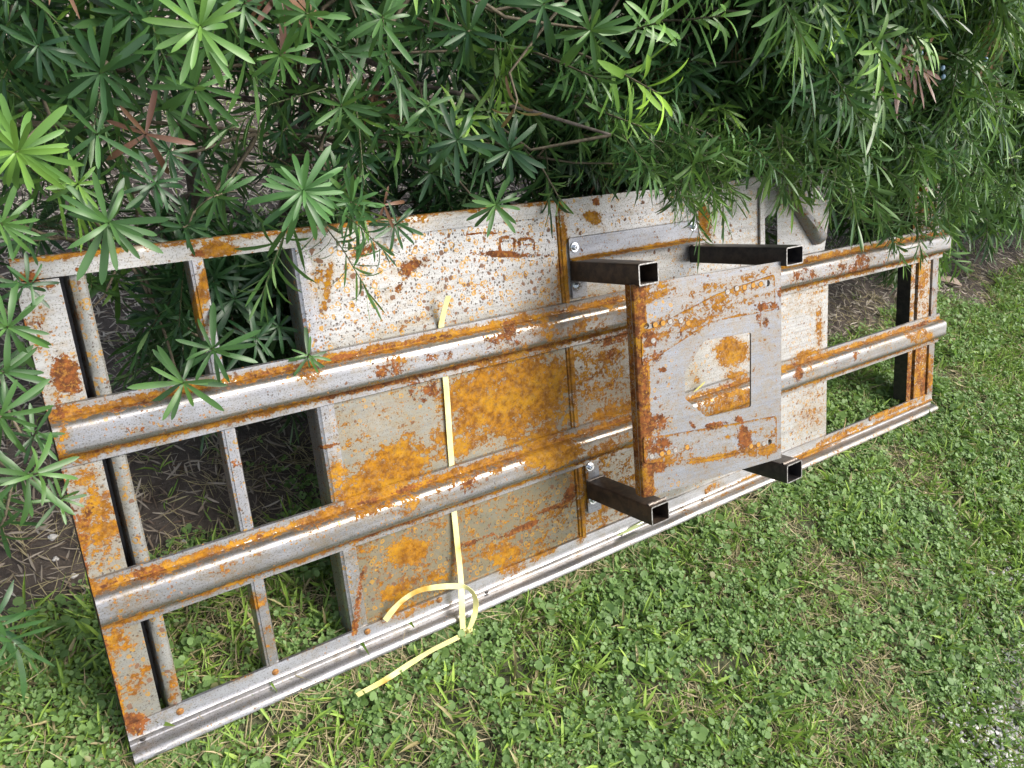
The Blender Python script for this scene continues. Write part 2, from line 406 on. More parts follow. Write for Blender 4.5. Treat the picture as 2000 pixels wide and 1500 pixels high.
xs = np.concatenate([[-60, -20, -8, -4, -2], np.arange(-1.2, 6.0, .03), [6.5, 8, 11, 18, 35, 60, 90]])
ys = np.concatenate([[-60, -20, -8, -4, -2.2], np.arange(-1.5, 4.2, .03), [4.8, 6, 9, 15, 25, 40, 80]])
XX, YY = np.meshgrid(xs, ys)
V = np.stack([XX.ravel(), YY.ravel(), gz(XX.ravel(), YY.ravel())], 1)
nx, ny = len(xs), len(ys)
i = np.arange(nx * ny).reshape(ny, nx)
Fq = np.stack([i[:-1, :-1], i[:-1, 1:], i[1:, 1:], i[1:, :-1]], -1).reshape(-1, 4)
g = mesh_np('ground', V, Fq, M_soil, True, attrs={'lawn': 1 - bed(V[:, 0], V[:, 1])})
tag(g, 'dark sandy soil under the lawn weeds and the hedge', kind='structure')

# ============================================================ THE STEEL FRAME
M_sheet = mat_metal('weathered_galvanised_sheet')
M_rail = mat_metal('weathered_steel_rail', white=(.35, .345, .345), dark=(.17, .165, .17), metallic=.8, rough=.31)
M_plate = mat_metal('weathered_plate', white=(.30, .315, .335), dark=(.15, .15, .165), metallic=.55, rough=.38)
M_black = mat_simple('black_mill_scale_tube', (.018, .017, .019), (.045, .038, .034), 60, .42, .3, .15)
M_brown = mat_simple('browned_tube', (.022, .016, .013), (.062, .040, .026), 50, .5, .3, .25)
M_cut = mat_simple('bare_cut_metal', (.16, .15, .14), (.38, .37, .35), 160, .5, .7, .1)
M_zinc = mat_simple('zinc_plated_bolt', (.55, .57, .58), (.72, .74, .76), 120, .25, .95, .1, .0005)
M_weld = mat_simple('weld_bead', (.10, .08, .07), (.30, .26, .22), 300, .5, .6, .6, .001)

frame = empty('steel_frame_panel')
place(frame, None, PM.copy())
tag(frame, 'large rusty galvanised steel frame panel with long rails leaning on the hedge', 'frame panel')


def extrude_profile(name, prof, s0, s1, mat, parent, step=.010, th=.003, attr_fn=None, axis='s', label=None, smooth=True, sp=.4, ba=.85, taper=None):
    """sheet-metal section: open polyline prof [(t,n)...] swept along s; given thickness th"""
    prof = np.array(prof, float)
    # resample
    pts = [prof[0]]
    for a, b in zip(prof[:-1], prof[1:]):
        k = max(1, int(np.ceil(np.linalg.norm(b - a) / .008)))
        for j in range(1, k + 1): pts.append(a + (b - a) * j / k)
    pts = np.array(pts)
    tn = np.gradient(pts, axis=0); nr = np.stack([-tn[:, 1], tn[:, 0]], 1); nr /= np.linalg.norm(nr, axis=1)[:, None]
    front = pts; back = pts + nr * th
    # make sure that "back" is behind
    if (back[:, 1] - front[:, 1]).mean() > 0: back = pts - nr * th
    loop = np.concatenate([front, back[::-1]]); m = len(loop)
    S = np.linspace(s0, s1, max(2, int(abs(s1 - s0) / step) + 1))
    if axis == 's':
        V = np.array([[s, p[0], p[1]] for s in S for p in loop])
    else:
        V = np.array([[p[0], s, p[1]] for s in S for p in loop])
    Fc = []
    for a in range(len(S) - 1):
        for j in range(m):
            j2 = (j + 1) % m
            f = (a * m + j, a * m + j2, (a + 1) * m + j2, (a + 1) * m + j)
            Fc.append(f if axis == 's' else f[::-1])
    Fc = [f[::-1] for f in Fc]
    for e in (0, (len(S) - 1) * m):
        h = m // 2
        for j in range(h - 1):
            Fc.append((e + j, e + j + 1, e + m - 2 - j, e + m - 1 - j))
    V[:, 2] += .0011 * (vnoise(V[:, 0] + 3, V[:, 1], 7, 91) - .5) + .0007 * (vnoise(V[:, 0] + 5, V[:, 1] * 3, 23, 92) - .5)
    W = to_world(V)
    extra = attr_fn(V) if attr_fn else {}
    at = rust_attrs(W, sp0=sp, ba0=ba, **extra)
    o = mesh_np(name, V, Fc, mat, False, parent, PM.copy(), attrs=at)
    if smooth:
        me = o.data; me.shade_smooth()
        me.set_sharp_from_angle(angle=radians(32))
    if label: o['label'] = label
    return o


def cdt_plate(name, outer, holes, n0, th, mat, parent, grid=.010, curve=None, mw=None, label=None, sp=.5, ba=.85, attr_fn=None, edge_mat=None):
    """flat plate with holes in the (s,t) plane, front face at n0, thickness th; curve(s,t)->extra n"""
    outer = [Vector(p) for p in outer]; allp = list(outer); edges = []
    def ring(pts):
        st0 = len(allp)
        # subdivide
        out = []
        for a, b in zip(pts, pts[1:] + pts[:1]):
            a, b = Vector(a), Vector(b); k = max(1, int((b - a).length / grid))
            for j in range(k): out.append(a + (b - a) * j / k)
        return out
    allp = []; rings = []
    for r in [outer] + [list(map(Vector, h)) for h in holes]:
        rr = ring(r); s0 = len(allp); allp += rr; k = len(rr)
        edges += [(s0 + j, s0 + (j + 1) % k) for j in range(k)]; rings.append((s0, k))
    from_s, to_s = min(p.x for p in outer), max(p.x for p in outer)
    from_t, to_t = min(p.y for p in outer), max(p.y for p in outer)
    def inside(p, poly):
        c = False; j = len(poly) - 1
        for i_ in range(len(poly)):
            a, b = poly[i_], poly[j]
            if (a[1] > p[1]) != (b[1] > p[1]) and p[0] < (b[0] - a[0]) * (p[1] - a[1]) / (b[1] - a[1]) + a[0]: c = not c
            j = i_
        return c
    pl = [tuple(p) for p in outer]; hs = [[tuple(p) for p in h] for h in holes]
    for a in np.arange(from_s + grid / 2, to_s, grid):
        for b in np.arange(from_t + grid / 2, to_t, grid):
            if inside((a, b), pl) and not any(inside((a, b), h) for h in hs): allp.append(Vector((a, b)))
    v2, e2, f2, _, _, _ = delaunay_2d_cdt(allp, edges, [], 0, 1e-6)
    tri = []
    for f in f2:
        cx = sum(v2[k].x for k in f) / len(f); cy = sum(v2[k].y for k in f) / len(f)
        if inside((cx, cy), pl) and not any(inside((cx, cy), h) for h in hs): tri.append(tuple(f))
    N = len(v2); P2 = np.array([[v.x, v.y] for v in v2])
    cn = curve(P2[:, 0], P2[:, 1]) if curve else 0
    V = np.concatenate([np.column_stack([P2, np.full(N, n0) + cn]), np.column_stack([P2, np.full(N, n0 - th) + cn])])
    Fc = []
    cnt = {}
    for f in tri:
        a, b, c_ = f
        ar = (P2[b][0] - P2[a][0]) * (P2[c_][1] - P2[a][1]) - (P2[b][1] - P2[a][1]) * (P2[c_][0] - P2[a][0])
        if ar < 0: f = f[::-1]
        Fc.append(tuple(f)); Fc.append(tuple(k + N for k in f[::-1]))
        for k in range(3):
            e = (f[k], f[(k + 1) % 3])
            if (e[1], e[0]) in cnt: del cnt[(e[1], e[0])]
            else: cnt[e] = 1
    for (a, b) in cnt: Fc.append((a, a + N, b + N, b))
    nside = len(cnt)
    mw_ = PM.copy() if mw is None else mw
    W = np.array(V) @ np.array(mw_.to_3x3()).T + np.array(mw_.translation)
    extra = attr_fn(V) if attr_fn else {}
    if mat is M_plate and mw is not None: extra['which'] = 'plate'
    at = rust_attrs(W, sp0=extra.pop('sp0', sp), ba0=extra.pop('ba0', ba), **extra)
    o = mesh_np(name, V, Fc, mat, False, parent, mw_, attrs=at)
    if edge_mat:
        o.data.materials.append(edge_mat)
        for p in o.data.polygons[len(o.data.polygons) - nside:]: p.material_index = 1
    if label: o['label'] = label
    return o


def boxes(name, bl, mat, parent, mw=None, bevel=0.0, attrs=True, sub=None, label=None, sp=.3, ba=.6, ra0=0., rb0=0.):
    V, Fc = [], []
    for (a0, a1, b0, b1, c0, c1) in bl:
        k = len(V)
        V += [(a0, b0, c0), (a1, b0, c0), (a1, b1, c0), (a0, b1, c0), (a0, b0, c1), (a1, b0, c1), (a1, b1, c1), (a0, b1, c1)]
        Fc += [tuple(k + q for q in f) for f in ((0, 3, 2, 1), (4, 5, 6, 7), (0, 1, 5, 4), (1, 2, 6, 5), (2, 3, 7, 6), (3, 0, 4, 7))]
    mw_ = PM.copy() if mw is None else mw
    o = mesh_np(name, V, Fc, mat, False, parent, mw_)
    if sub:
        import bmesh
        bm = bmesh.new(); bm.from_mesh(o.data)
        bmesh.ops.subdivide_edges(bm, edges=[e for e in bm.edges if e.calc_length() > .05], cuts=sub, use_grid_fill=True)
        bm.to_mesh(o.data); bm.free()
    if attrs:
        n = len(o.data.vertices); co_ = np.zeros(n * 3, np.float32); o.data.vertices.foreach_get('co', co_)
        W = co_.reshape(-1, 3) @ np.array(mw_.to_3x3()).T + np.array(mw_.translation)
        for k_, a in rust_attrs(W, sp0=sp, ba0=ba, ra0=ra0, rb0=rb0, which='plate' if mw is not None else None).items():
            at = o.data.attributes.new(k_, 'FLOAT', 'POINT'); at.data.foreach_set('value', np.asarray(a, np.float32))
    if bevel:
        md = o.modifiers.new('bevel', 'BEVEL'); md.width = bevel; md.segments = 2; md.limit_method = 'ANGLE'
    if label: o['label'] = label
    return o


LEN = 2.555
# --- rails: flange, groove, bulge, groove, flange
def rail_prof(t0, n0=.006):
    return [(t0, n0 - .004), (t0 + .002, n0), (t0 + .016, n0), (t0 + .0195, n0 + .002), (t0 + .0215, n0 + .013), (t0 + .0245, n0 + .0195), (t0 + .0300, n0 + .0235), (t0 + .034, n0 + .0245), (t0 + .064, n0 + .0252),
            (t0 + .069, n0 + .0238), (t0 + .0745, n0 + .0190), (t0 + .0775, n0 + .0120), (t0 + .0795, n0 + .002), (t0 + .083, n0), (t0 + .098, n0), (t0 + .100, n0 - .004)]


def rail_attr(t0):
    def fn(V):
        tt = V[:, 1] - t0; s = V[:, 0]
        lo = np.exp(-((tt - .017) / .010) ** 2); hi = np.exp(-((tt - .084) / .009) ** 2)
        w1 = .74 + .26 * vnoise(s, tt, 9, 5) - .05
        return dict(ra_add=np.maximum(lo * w1, hi * (w1 + .03)), rb_add=np.maximum(lo, hi) * (.30 + .42 * vnoise(s + 9, tt, 6, 6)))
    return fn


for nm, t0, lab in (('rail', .524, 'upper long rolled rail with rust along both grooves'), ('rail', .239, 'lower long rolled rail with a broad orange rust patch')):
    extrude_profile(nm, rail_prof(t0), 0.0, LEN + .012, M_rail, frame, .009, .003, rail_attr(t0), label=lab, sp=.62, ba=.85)

# --- bottom rail
def bot_attr(V):
    tt, s, n = V[:, 1], V[:, 0], V[:, 2]
    r = np.exp(-((tt - .040) / .006) ** 2) * np.clip((s - 1.35) / .3, 0, 1) * .85
    return dict(ra_add=r + .30 * np.clip((s - .9), 0, 1) * (n > .02))
bot = [(.069, -.001), (.068, .004), (.044, .006), (.041, .008), (.038, .006), (.030, .003), (.0275, .004), (.0262, .009), (.0248, .015), (.0225, .021), (.019, .026), (.014, .029), (.009, .029), (.006, .025)]
extrude_profile('bottom_rail', bot, -.001, LEN - .01, M_rail, frame, .009, .003, bot_attr, label='folded bottom rail with a bright lip resting on the weeds', sp=.34, ba=1.0)

# --- top strip, with its fold to the rear
top = [(.810, .003), (.836, .004), (.841, .001), (.842, -.030)]
def top_attr(V):
    return dict(ra_add=.45 * (V[:, 1] > .832) + .1)
extrude_profile('top_strip', top, 0.0, .982, M_sheet, frame, .009, .003, top_attr, label='pale top strip with a dark rusty folded edge', sp=.5, ba=.85)
extrude_profile('top_strip', [(.818, .003), (.840, .004), (.845, .001), (.846, -.030)], 1.60, 1.955, M_sheet, frame, .009, .003, None, sp=.55, ba=1.0)

# --- left post: wide plate, dark slot, rounded bar
def lp_attr(V):
    s, tt = V[:, 0], V[:, 1]
    return dict(ra_add=.72 * np.exp(-(s / .006) ** 2) * np.clip((.5 - tt) * 3 + .3, 0, 1), rb_add=.55 * np.exp(-(s / .006) ** 2))
def lp_full(V):
    d = lp_attr(V); d['sp0'] = .66 + .14 * (V[:, 1] < .5); d['ba0'] = np.clip(.45 + .6 * (V[:, 1] - .35) * 2, .35, .95); return d
lp = cdt_plate('post_plate', [(0, .040), (.056, .040), (.056, .808), (0, .808)], [], .0015, .003, M_sheet, frame, .007, attr_fn=lp_full, label='wide flat left post plate heavily blotched with rust')
boxes('post_flange', [(-.001, .002, .03, .835, -.045, -.0018)], M_brown, frame, attrs=False)
pbar = [(.064, -.045), (.066, -.030), (.067, -.012), (.0695, -.005), (.074, -.0015), (.080, 0.0), (.088, .0005), (.091, -.003), (.0915, -.040)]
extrude_profile('post_bar', pbar, .055, .809, M_sheet, frame, .010, .003, None, axis='t', label='narrow rounded bar beside the wide left post plate', sp=.82, ba=.55)
boxes('post_web', [(.003, .066, .04, .808, -.048, -.045)], M_black, frame, attrs=False)
# --- second post
p2 = [(.237, -.030), (.237, -.004), (.239, 0), (.243, .0005), (.2435, .0025), (.257, .0025), (.2575, .0005), (.261, 0), (.263, -.004), (.263, -.030)]
extrude_profile('thin_post', p2, .058, .812, M_rail, frame, .008, .002, None, axis='t', label='thin upright channel between the two left openings', sp=.68, ba=.75)
# --- channel at sheet one's left edge
p3 = [(.404, -.050), (.405, -.006), (.408, -.001), (.412, 0), (.414, .0015), (.430, .0015), (.4325, .0005), (.440, .0005)]
extrude_profile('sheet_channel', p3, .045, .818, M_rail, frame, .008, .002, None, axis='t', label='grey channel edging the left sheet', sp=.66, ba=.85)
# --- sheets
def s1_attr(V):
    s, tt = V[:, 0], V[:, 1]
    up = np.clip((tt - .60) / .06, 0, 1); md = np.clip((.36 - tt) / .1, 0, 1)
    ba = .30 + .60 * up - .30 * md
    sp = .62 + .34 * up + .20 * md + .12 * np.clip((.62 - tt) / .1, 0, 1) * np.clip((s - .8) / .1, 0, 1)
    return dict(ba0=ba, sp0=sp, ra_add=.30 * (1 - up) + .08 * md)
wob = lambda s, t_: .0012 * np.sin(s * 9 + 1) * np.sin(t_ * 8)
cdt_plate('sheet', [(.434, .045), (.982, .045), (.982, .832), (.434, .832)], [], -.002, .002, M_sheet, frame, .0045, wob, attr_fn=s1_attr, label='left steel sheet, pale and pitted above, orange below')
def seam_attr(V):
    return dict(ra_add=.72 + .1 * np.sin(V[:, 1] * 30), rb_add=.40 * (V[:, 0] < .988))
extrude_profile('seam_strip', [(.983, -.006), (.984, .001), (.989, .001), (.990, .0045), (1.000, .0045), (1.001, .0)], .035, .838, M_sheet, frame, .008, .002, seam_attr, axis='t', label='rusty seam strip between the two sheets', sp=.4, ba=.8)
def s2_attr(V):
    s, tt = V[:, 0], V[:, 1]
    up = np.clip((tt - .62) / .04, 0, 1)
    ba = np.clip(.62 + .35 * up + .4 * np.clip((s - 1.3) / .3, 0, 1), 0, 1)
    sp = .62 + .06 * up + .12 * np.clip((s - 1.6) / .2, 0, 1) * np.clip((.24 - tt) / .05, 0, 1)
    return dict(ba0=ba, sp0=sp, ra_add=.36 * np.clip((1.3 - s) / .15, 0, 1) * (1 - up) + .1)
def hole(c, r, k=12): return [(c[0] + r * cos(2 * pi * j / k), c[1] + r * sin(2 * pi * j / k)) for j in range(k)]
cdt_plate('sheet', [(1.002, .045), (1.950, .045), (1.950, .55), (1.642, .55), (1.642, .842), (1.002, .842)], [], -.0015, .002, M_sheet, frame, .009, wob, attr_fn=s2_attr, label='right steel sheet running behind the bolted bracket')
# upper right: lip, dark recess, corner sheet and its diagonal gusset
boxes('upright_lip', [(1.642, 1.660, .625, .816, .0, .006)], M_sheet, frame, sub=12, sp=.6, ba=1.0)
boxes('recess_back', [(1.6625, 1.738, .60, .812, -.060, -.055)], M_black, frame, attrs=False)
cdt_plate('patch_plate', [(1.663, .742), (1.674, .738), (1.69, .746), (1.704, .740), (1.718, .75), (1.722, .815), (1.663, .815)], [], -.004, .002, M_sheet, frame, .01, sp=.2, ba=1.0)
cdt_plate('corner_sheet', [(1.722, .60), (1.925, .60), (1.950, .700), (1.952, .816), (1.722, .816)], [], -.003, .002, M_sheet, frame, .009, wob, sp=.58, ba=1.0, label='white pitted corner sheet under the hedge')
# gusset: folded wedge
def gusset():
    a = np.array([1.748, .800]); b = np.array([1.908, .655]); d = (b - a) / np.linalg.norm(b - a); q = np.array([-d[1], d[0]])
    if q[0] < 0: q = -q
    K = 26; V = []; prof = [(-.022, .0), (-.018, .016), (-.008, .026), (.006, .026), (.012, .018), (.014, -.001)]
    for k in range(K + 1):
        f = k / K; c_ = a + (b - a) * f; wd = .35 + 1.1 * f if f < .9 else 1.34 * math.sqrt(max(0.02, 1 - ((f - .9) / .1) ** 2))
        for (o_, n_) in prof: V.append((*(c_ + q * o_ * wd), n_ * min(1, .4 + f) * (1 if f < .93 else math.sqrt(max(.02, 1 - ((f - .93) / .07) ** 2)))))
    m = len(prof); Fc = []
    for k in range(K):
        for j in range(m - 1): Fc.append((k * m + j, k * m + j + 1, (k + 1) * m + j + 1, (k + 1) * m + j))
        Fc.append((k * m + m - 1, k * m, (k + 1) * m, (k + 1) * m + m - 1))
    Fc += [tuple(range(m))[::-1], tuple(K * m + j for j in range(m))]
    V = np.array(V); o = mesh_np('gusset', V, Fc, M_plate, False, frame, PM.copy(), attrs=rust_attrs(to_world(V), sp0=.6, ba0=.45, ra0=.22, rb0=.28))
    o.data.shade_smooth(); o.data.set_sharp_from_angle(angle=radians(40)); o['label'] = 'diagonal folded gusset, dark and mottled'
gusset()
# --- right post: black channel face, lip, slot, plate, rim
boxes('post_channel', [(2.392, 2.395, .070, .815, -.044, -.002), (2.395, 2.50, .070, .815, -.047, -.044)], M_black, frame, attrs=False, label='deep black channel on the right post')
def rp_attr(V): return dict(ra_add=.46 + .16 * (V[:, 1] < .25), rb_add=.38 + .16 * (V[:, 1] < .25))
extrude_profile('post_lip', [(2.391, .0), (2.396, .002), (2.412, .002), (2.414, -.004)], .066, .812, M_sheet, frame, .012, .002, rp_attr, axis='t', sp=.4, ba=.9)
extrude_profile('post_plate', [(2.434, -.02), (2.435, .001), (2.505, .001), (2.508, -.001)], .064, .835, M_sheet, frame, .012, .002, rp_attr, axis='t', label='rusty right post plate, white paint flaking above', sp=.5, ba=1.0)
extrude_profile('post_rim', [(2.509, -.03), (2.511, .006), (2.545, .006), (2.546, -.03)], .066, .80, M_plate, frame, .012, .002, lambda V: dict(ra_add=np.full(len(V), .3), rb_add=np.full(len(V), .42)), axis='t', sp=.4, ba=.4)
# rivets / small screws along the bottom rail
def disc_mesh(name, r, h_, k=12, rim=.3):
    V = [(0, 0, h_)] + [(r * (1 - rim) * cos(2 * pi * j / k), r * (1 - rim) * sin(2 * pi * j / k), h_) for j in range(k)] + [(r * cos(2 * pi * j / k), r * sin(2 * pi * j / k), 0) for j in range(k)]
    Fc = [(0, 1 + j, 1 + (j + 1) % k) for j in range(k)] + [(1 + j, 1 + k + j, 1 + k + (j + 1) % k, 1 + (j + 1) % k) for j in range(k)]
    me = bpy.data.meshes.new(name); me.from_pydata(V, [], Fc); me.update(); me.shade_smooth(); return me
M_rustspot = mat_simple('rusty_rivet', (.13, .05, .015), (.30, .14, .03), 200, .8, .1, .4)
riv = disc_mesh('rivet', .0065, .0022); riv.materials.append(M_rustspot)
for (x, y) in ((352, 1390), (538, 1313), (718, 1234), (859, 1172), (1380, 985), (1700, 812)):
    s_, t_ = st(x, y, .006)
    o = bpy.data.objects.new('rivet', riv); COL.objects.link(o); place(o, frame, PM @ Matrix.Translation((s_, min(max(t_, .050), .062), .0058)))
hol = disc_mesh('bolt_hole', .0052, .0004, rim=.05); hol.materials.append(M_black)
for (x, y) in ((280, 1448), (951, 1161), (1214, 1046), (1372, 976)):
    s_, t_ = st(x, y, .004)
    o = bpy.data.objects.new('drilled_hole', hol); COL.objects.link(o); place(o, frame, PM @ Matrix.Translation((s_, .0335, .0047)))

# ============================================================ bolted bracket (part of the frame panel)
NL, NR = .205, .268           # how far the plate stands off, left and right
SL, SR = 1.000, 1.383
pa = math.atan2(NR - NL, SR - SL); pw = math.hypot(NR - NL, SR - SL)
PB = PM @ Matrix.Translation((SL, 0, NL)) @ Matrix.Rotation(-pa, 4, 'Y')     # plate frame: x along the plate


def plate_st(x, y, n=0.0):
    """pixel -> plate coordinates"""
    o = np.array(PB.translation); nrm = np.array(PB.to_3x3() @ Vector((0, 0, 1))); ax = np.array(PB.to_3x3() @ Vector((1, 0, 0))); ay = np.array(PB.to_3x3() @ Vector((0, 1, 0)))
    r = ray(x, y); k = ((o + nrm * n - CAM) @ nrm) / (r @ nrm); q = CAM + r * k - o
    return q @ ax, q @ ay
tb, bb = plate_st(1380, 532)[1], plate_st(1380, 945)[1]
tl_ = plate_st(1240, 556); tr_ = plate_st(1530, 510); bl_ = plate_st(1245, 966); br_ = plate_st(1530, 903)
BT, BB = (tl_[1] + tr_[1]) / 2, (bl_[1] + br_[1]) / 2
PWD = tr_[0]
print('plate', BT, BB, PWD, tl_, tr_, bl_, br_)


def round_poly(pts, r, k=4):
    out = []
    n = len(pts)
    for i_ in range(n):
        p0, p1, p2 = Vector(pts[i_ - 1]), Vector(pts[i_]), Vector(pts[(i_ + 1) % n])
        a = p1 + (p0 - p1).normalized() * r; b = p1 + (p2 - p1).normalized() * r
        for j in range(k + 1):
            f = j / k; out.append(tuple((1 - f) ** 2 * a + 2 * f * (1 - f) * p1 + f * f * b))
    return out


cut = [plate_st(*p) for p in ((1337, 728), (1376, 665), (1467, 649), (1467, 795), (1380, 815), (1338, 779))]
holes = [round_poly(cut, .006), hole(plate_st(1498, 553), .0072), hole(plate_st(1502, 863), .0066), hole(plate_st(1263, 637), .006)]
RB = .010
def pc(s, t_):   # rounded bends at both ends, turning to the rear
    d = np.maximum(0, RB - s); d2 = np.maximum(0, s - (PWD - RB))
    return -(RB - np.sqrt(np.maximum(0, RB ** 2 - np.minimum(d, RB * .98) ** 2))) - (RB - np.sqrt(np.maximum(0, RB ** 2 - np.minimum(d2, RB * .98) ** 2)))
def pl_attr(V):
    s = V[:, 0]
    return dict(ra_add=.50 * (s < .03) + .24, rb_add=.42 * (s < .03) + .16, sp0=.40 + .22 * (s < .1) + .1 * (V[:, 1] > BT - .08))
plate = cdt_plate('bracket_plate', [(0, BB), (.0015, BB), (.004, BB), (.008, BB), (PWD - .008, BB), (PWD - .004, BB), (PWD - .0015, BB), (PWD, BB), (PWD, BT), (PWD - .0015, BT), (PWD - .004, BT), (PWD - .008, BT), (.008, BT), (.004, BT), (.0015, BT), (0, BT)],
                  holes, 0.0, .0045, M_plate, frame, .0058, pc, PB.copy(), 'grey front plate of the bolted bracket with a five sided cut-out', sp=.35, ba=.7, attr_fn=pl_attr, edge_mat=M_cut)
me = plate.data; me.shade_smooth(); me.set_sharp_from_angle(angle=radians(30))
# returns of the plate
boxes('plate_return', [(-.0005, .0035, BB + .001, BT - .001, -.027, -RB + .0005)], M_plate, plate, PB.copy(), sub=20, sp=.3, ba=.5, ra0=.52, rb0=.5)
boxes('plate_return', [(PWD - .0035, PWD + .0005, BB + .001, BT - .001, -.045, -RB + .0005)], M_plate, plate, PB.copy(), sub=20, sp=.3, ba=.6)
# doubler pads: thin raised plates whose edges have rusted
def edge_attr(V, pts):
    P = V[:, :2]; d = np.full(len(P), 9.)
    for a, b in zip(pts, pts[1:] + pts[:1]):
        a, b = np.array(a), np.array(b); ab = b - a; q = np.clip(((P - a) @ ab) / (ab @ ab), 0, 1)
        d = np.minimum(d, np.linalg.norm(P - a - q[:, None] * ab, axis=1))
    k = np.exp(-(d / .0045) ** 2)
    return dict(ra_add=.28 + .38 * k, rb_add=.48 * k)


def pad(px, lab):
    pts = [plate_st(*p) for p in px]
    return cdt_plate('doubler_pad', round_poly(pts, .008), [hole(plate_st(1498, 553), .0072)] if lab else [hole(plate_st(1502, 863), .0066)], .0016, .0016, M_plate, plate, .0045, None, PB.copy(), sp=.5, ba=.75,
                     attr_fn=lambda V: edge_attr(V, pts))
pad(((1254, 715), (1252, 652), (1400, 574), (1512, 535), (1514, 605), (1390, 628)), True)
pad(((1258, 905), (1256, 853), (1300, 850), (1516, 812), (1516, 872), (1380, 895)), False)
# rust-ringed old weld spots on the pads: thin washers
M_ringo = mat_simple('ochre_rust_disc', (.30, .14, .014), (.44, .22, .03), 200, .8, 0, .3)
M_ringg = mat_simple('bare_weld_spot', (.20, .19, .17), (.36, .34, .31), 200, .55, .3, .2)
M_ringd = mat_simple('dark_spot_edge', (.12, .06, .03), (.22, .12, .06), 200, .8, 0, .3)
sm = {}
for key, mm in (('o', M_ringo), ('g', M_ringg)):
    k = 16; V, Fc = [(0, 0, .0006)], []
    for r_, h_ in ((.0054, .0006), (.0060, .0009), (.0066, 0)):
        V += [(r_ * cos(2 * pi * j / k), r_ * sin(2 * pi * j / k), h_) for j in range(k)]
    Fc = [(0, 1 + j, 1 + (j + 1) % k) for j in range(k)]
    for q in range(2): Fc += [(1 + q * k + j, 1 + (q + 1) * k + j, 1 + (q + 1) * k + (j + 1) % k, 1 + q * k + (j + 1) % k) for j in range(k)]
    me = bpy.data.meshes.new('weld_spot'); me.from_pydata(V, [], Fc); me.update(); me.materials.append(mm); me.materials.append(M_ringd)
    for p in me.polygons[k:]: p.material_index = 1
    sm[key] = me
for (x, y, k_) in ((1438, 563, 'g'), (1453, 561, 'o'), (1470, 557, 'o'), (1485, 555, 'o'), (1279, 634, 'o'), (1294, 631, 'o'), (1308, 628, 'g'), (1329, 626, 'g'), (1343, 631, 'o'), (1275, 665, 'g'), (1420, 570, 'g'),
                   (1272, 891, 'g'), (1292, 886, 'o'), (1318, 879, 'g'), (1341, 873, 'o'), (1305, 883, 'o'), (1491, 866, 'g'), (1480, 868, 'o'), (1466, 871, 'o')):
    s_, t_ = plate_st(x, y)
    o = bpy.data.objects.new('weld_spot', sm[k_]); COL.objects.link(o); place(o, plate, PB @ Matrix.Translation((s_, t_, .0016)))


def tube(name, s0, s1, t0, t1, n0, n1, mat, lab, wall=.0028, r=.004):
    """hollow rectangular tube standing out of the frame"""
    def ring(a0, a1, b0, b1, rr):
        out = []
        for (cx, cy, ang) in ((a1 - rr, b1 - rr, 0), (a0 + rr, b1 - rr, 90), (a0 + rr, b0 + rr, 180), (a1 - rr, b0 + rr, 270)):
            for j in range(4):
                a = radians(ang + j * 30); out.append((cx + rr * cos(a), cy + rr * sin(a)))
        return out
    O = ring(s0, s1, t0, t1, r); I = ring(s0 + wall, s1 - wall, t0 + wall, t1 - wall, r * .45)
    V, Fc = [], []; m = len(O)
    ns = np.linspace(n0, n1, 8)
    for R_ in (O, I):
        for n_ in ns: V += [(p[0], p[1], n_) for p in R_]
    K = len(ns)
    for k in range(K - 1):
        for j in range(m):
            j2 = (j + 1) % m
            Fc.append((k * m + j, k * m + j2, (k + 1) * m + j2, (k + 1) * m + j))
            b = K * m; Fc.append((b + k * m + j, b + (k + 1) * m + j, b + (k + 1) * m + j2, b + k * m + j2))
    rim0 = len(Fc)
    for j in range(m):
        j2 = (j + 1) % m
        Fc.append(((K - 1) * m + j, (K - 1) * m + j2, K * m + (K - 1) * m + j2, K * m + (K - 1) * m + j))
    o = mesh_np(name, V, Fc, mat, False, plate, PM.copy())
    o.data.materials.append(M_cut)
    for p in o.data.polygons[rim0:]: p.material_index = 1
    o.data.shade_smooth(); o.data.set_sharp_from_angle(angle=radians(35)); o['label'] = lab
    return o


def tube_st(x, y, n): return st(x, y, n)
tube('bracket_tube', 1.006, 1.060, .668, .711, .006, NL + .012, M_brown, 'upper left square tube of the bracket')
tube('bracket_tube', 1.376, 1.434, .660, .700, .006, NR + .012, M_black, 'upper right square tube of the bracket')
tube('bracket_tube', 1.010, 1.062, .158, .201, .006, NL + .012, M_brown, 'lower left square tube of the bracket, brown and specked')
tube('bracket_tube', 1.378, 1.434, .160, .205, .006, NR + .012, M_black, 'lower right square tube of the bracket')
# mounting angle and mounting tabs, with bolts
def ang_attr(V): return dict(ra_add=.80 * np.exp(-((V[:, 1] - .7145) / .005) ** 2), rb_add=.40 * np.exp(-((V[:, 1] - .7145) / .006) ** 2))
o = extrude_profile('mounting_angle', [(.760, .003), (.759, .006), (.718, .006), (.715, .009), (.713, .022), (.712, .026)], 1.008, 1.412, M_plate, plate, .008, .003, ang_attr, label='bolted mounting angle above the upper tubes', sp=.55, ba=.6)
cdt_plate('mounting_tab', round_poly([(1.008, .630), (1.050, .630), (1.050, .668), (1.008, .668)], .003), [], .006, .004, M_plate, plate, .01, sp=.25, ba=.6)
cdt_plate('mounting_tab', round_poly([(1.010, .203), (1.050, .203), (1.050, .252), (1.010, .252)], .003), [], .006, .004, M_plate, plate, .01, sp=.25, ba=.5)
cdt_plate('mounting_tab', round_poly([(1.010, .120), (1.050, .120), (1.050, .156), (1.010, .156)], .003), [], .006, .004, M_plate, plate, .01, sp=.25, ba=.5)


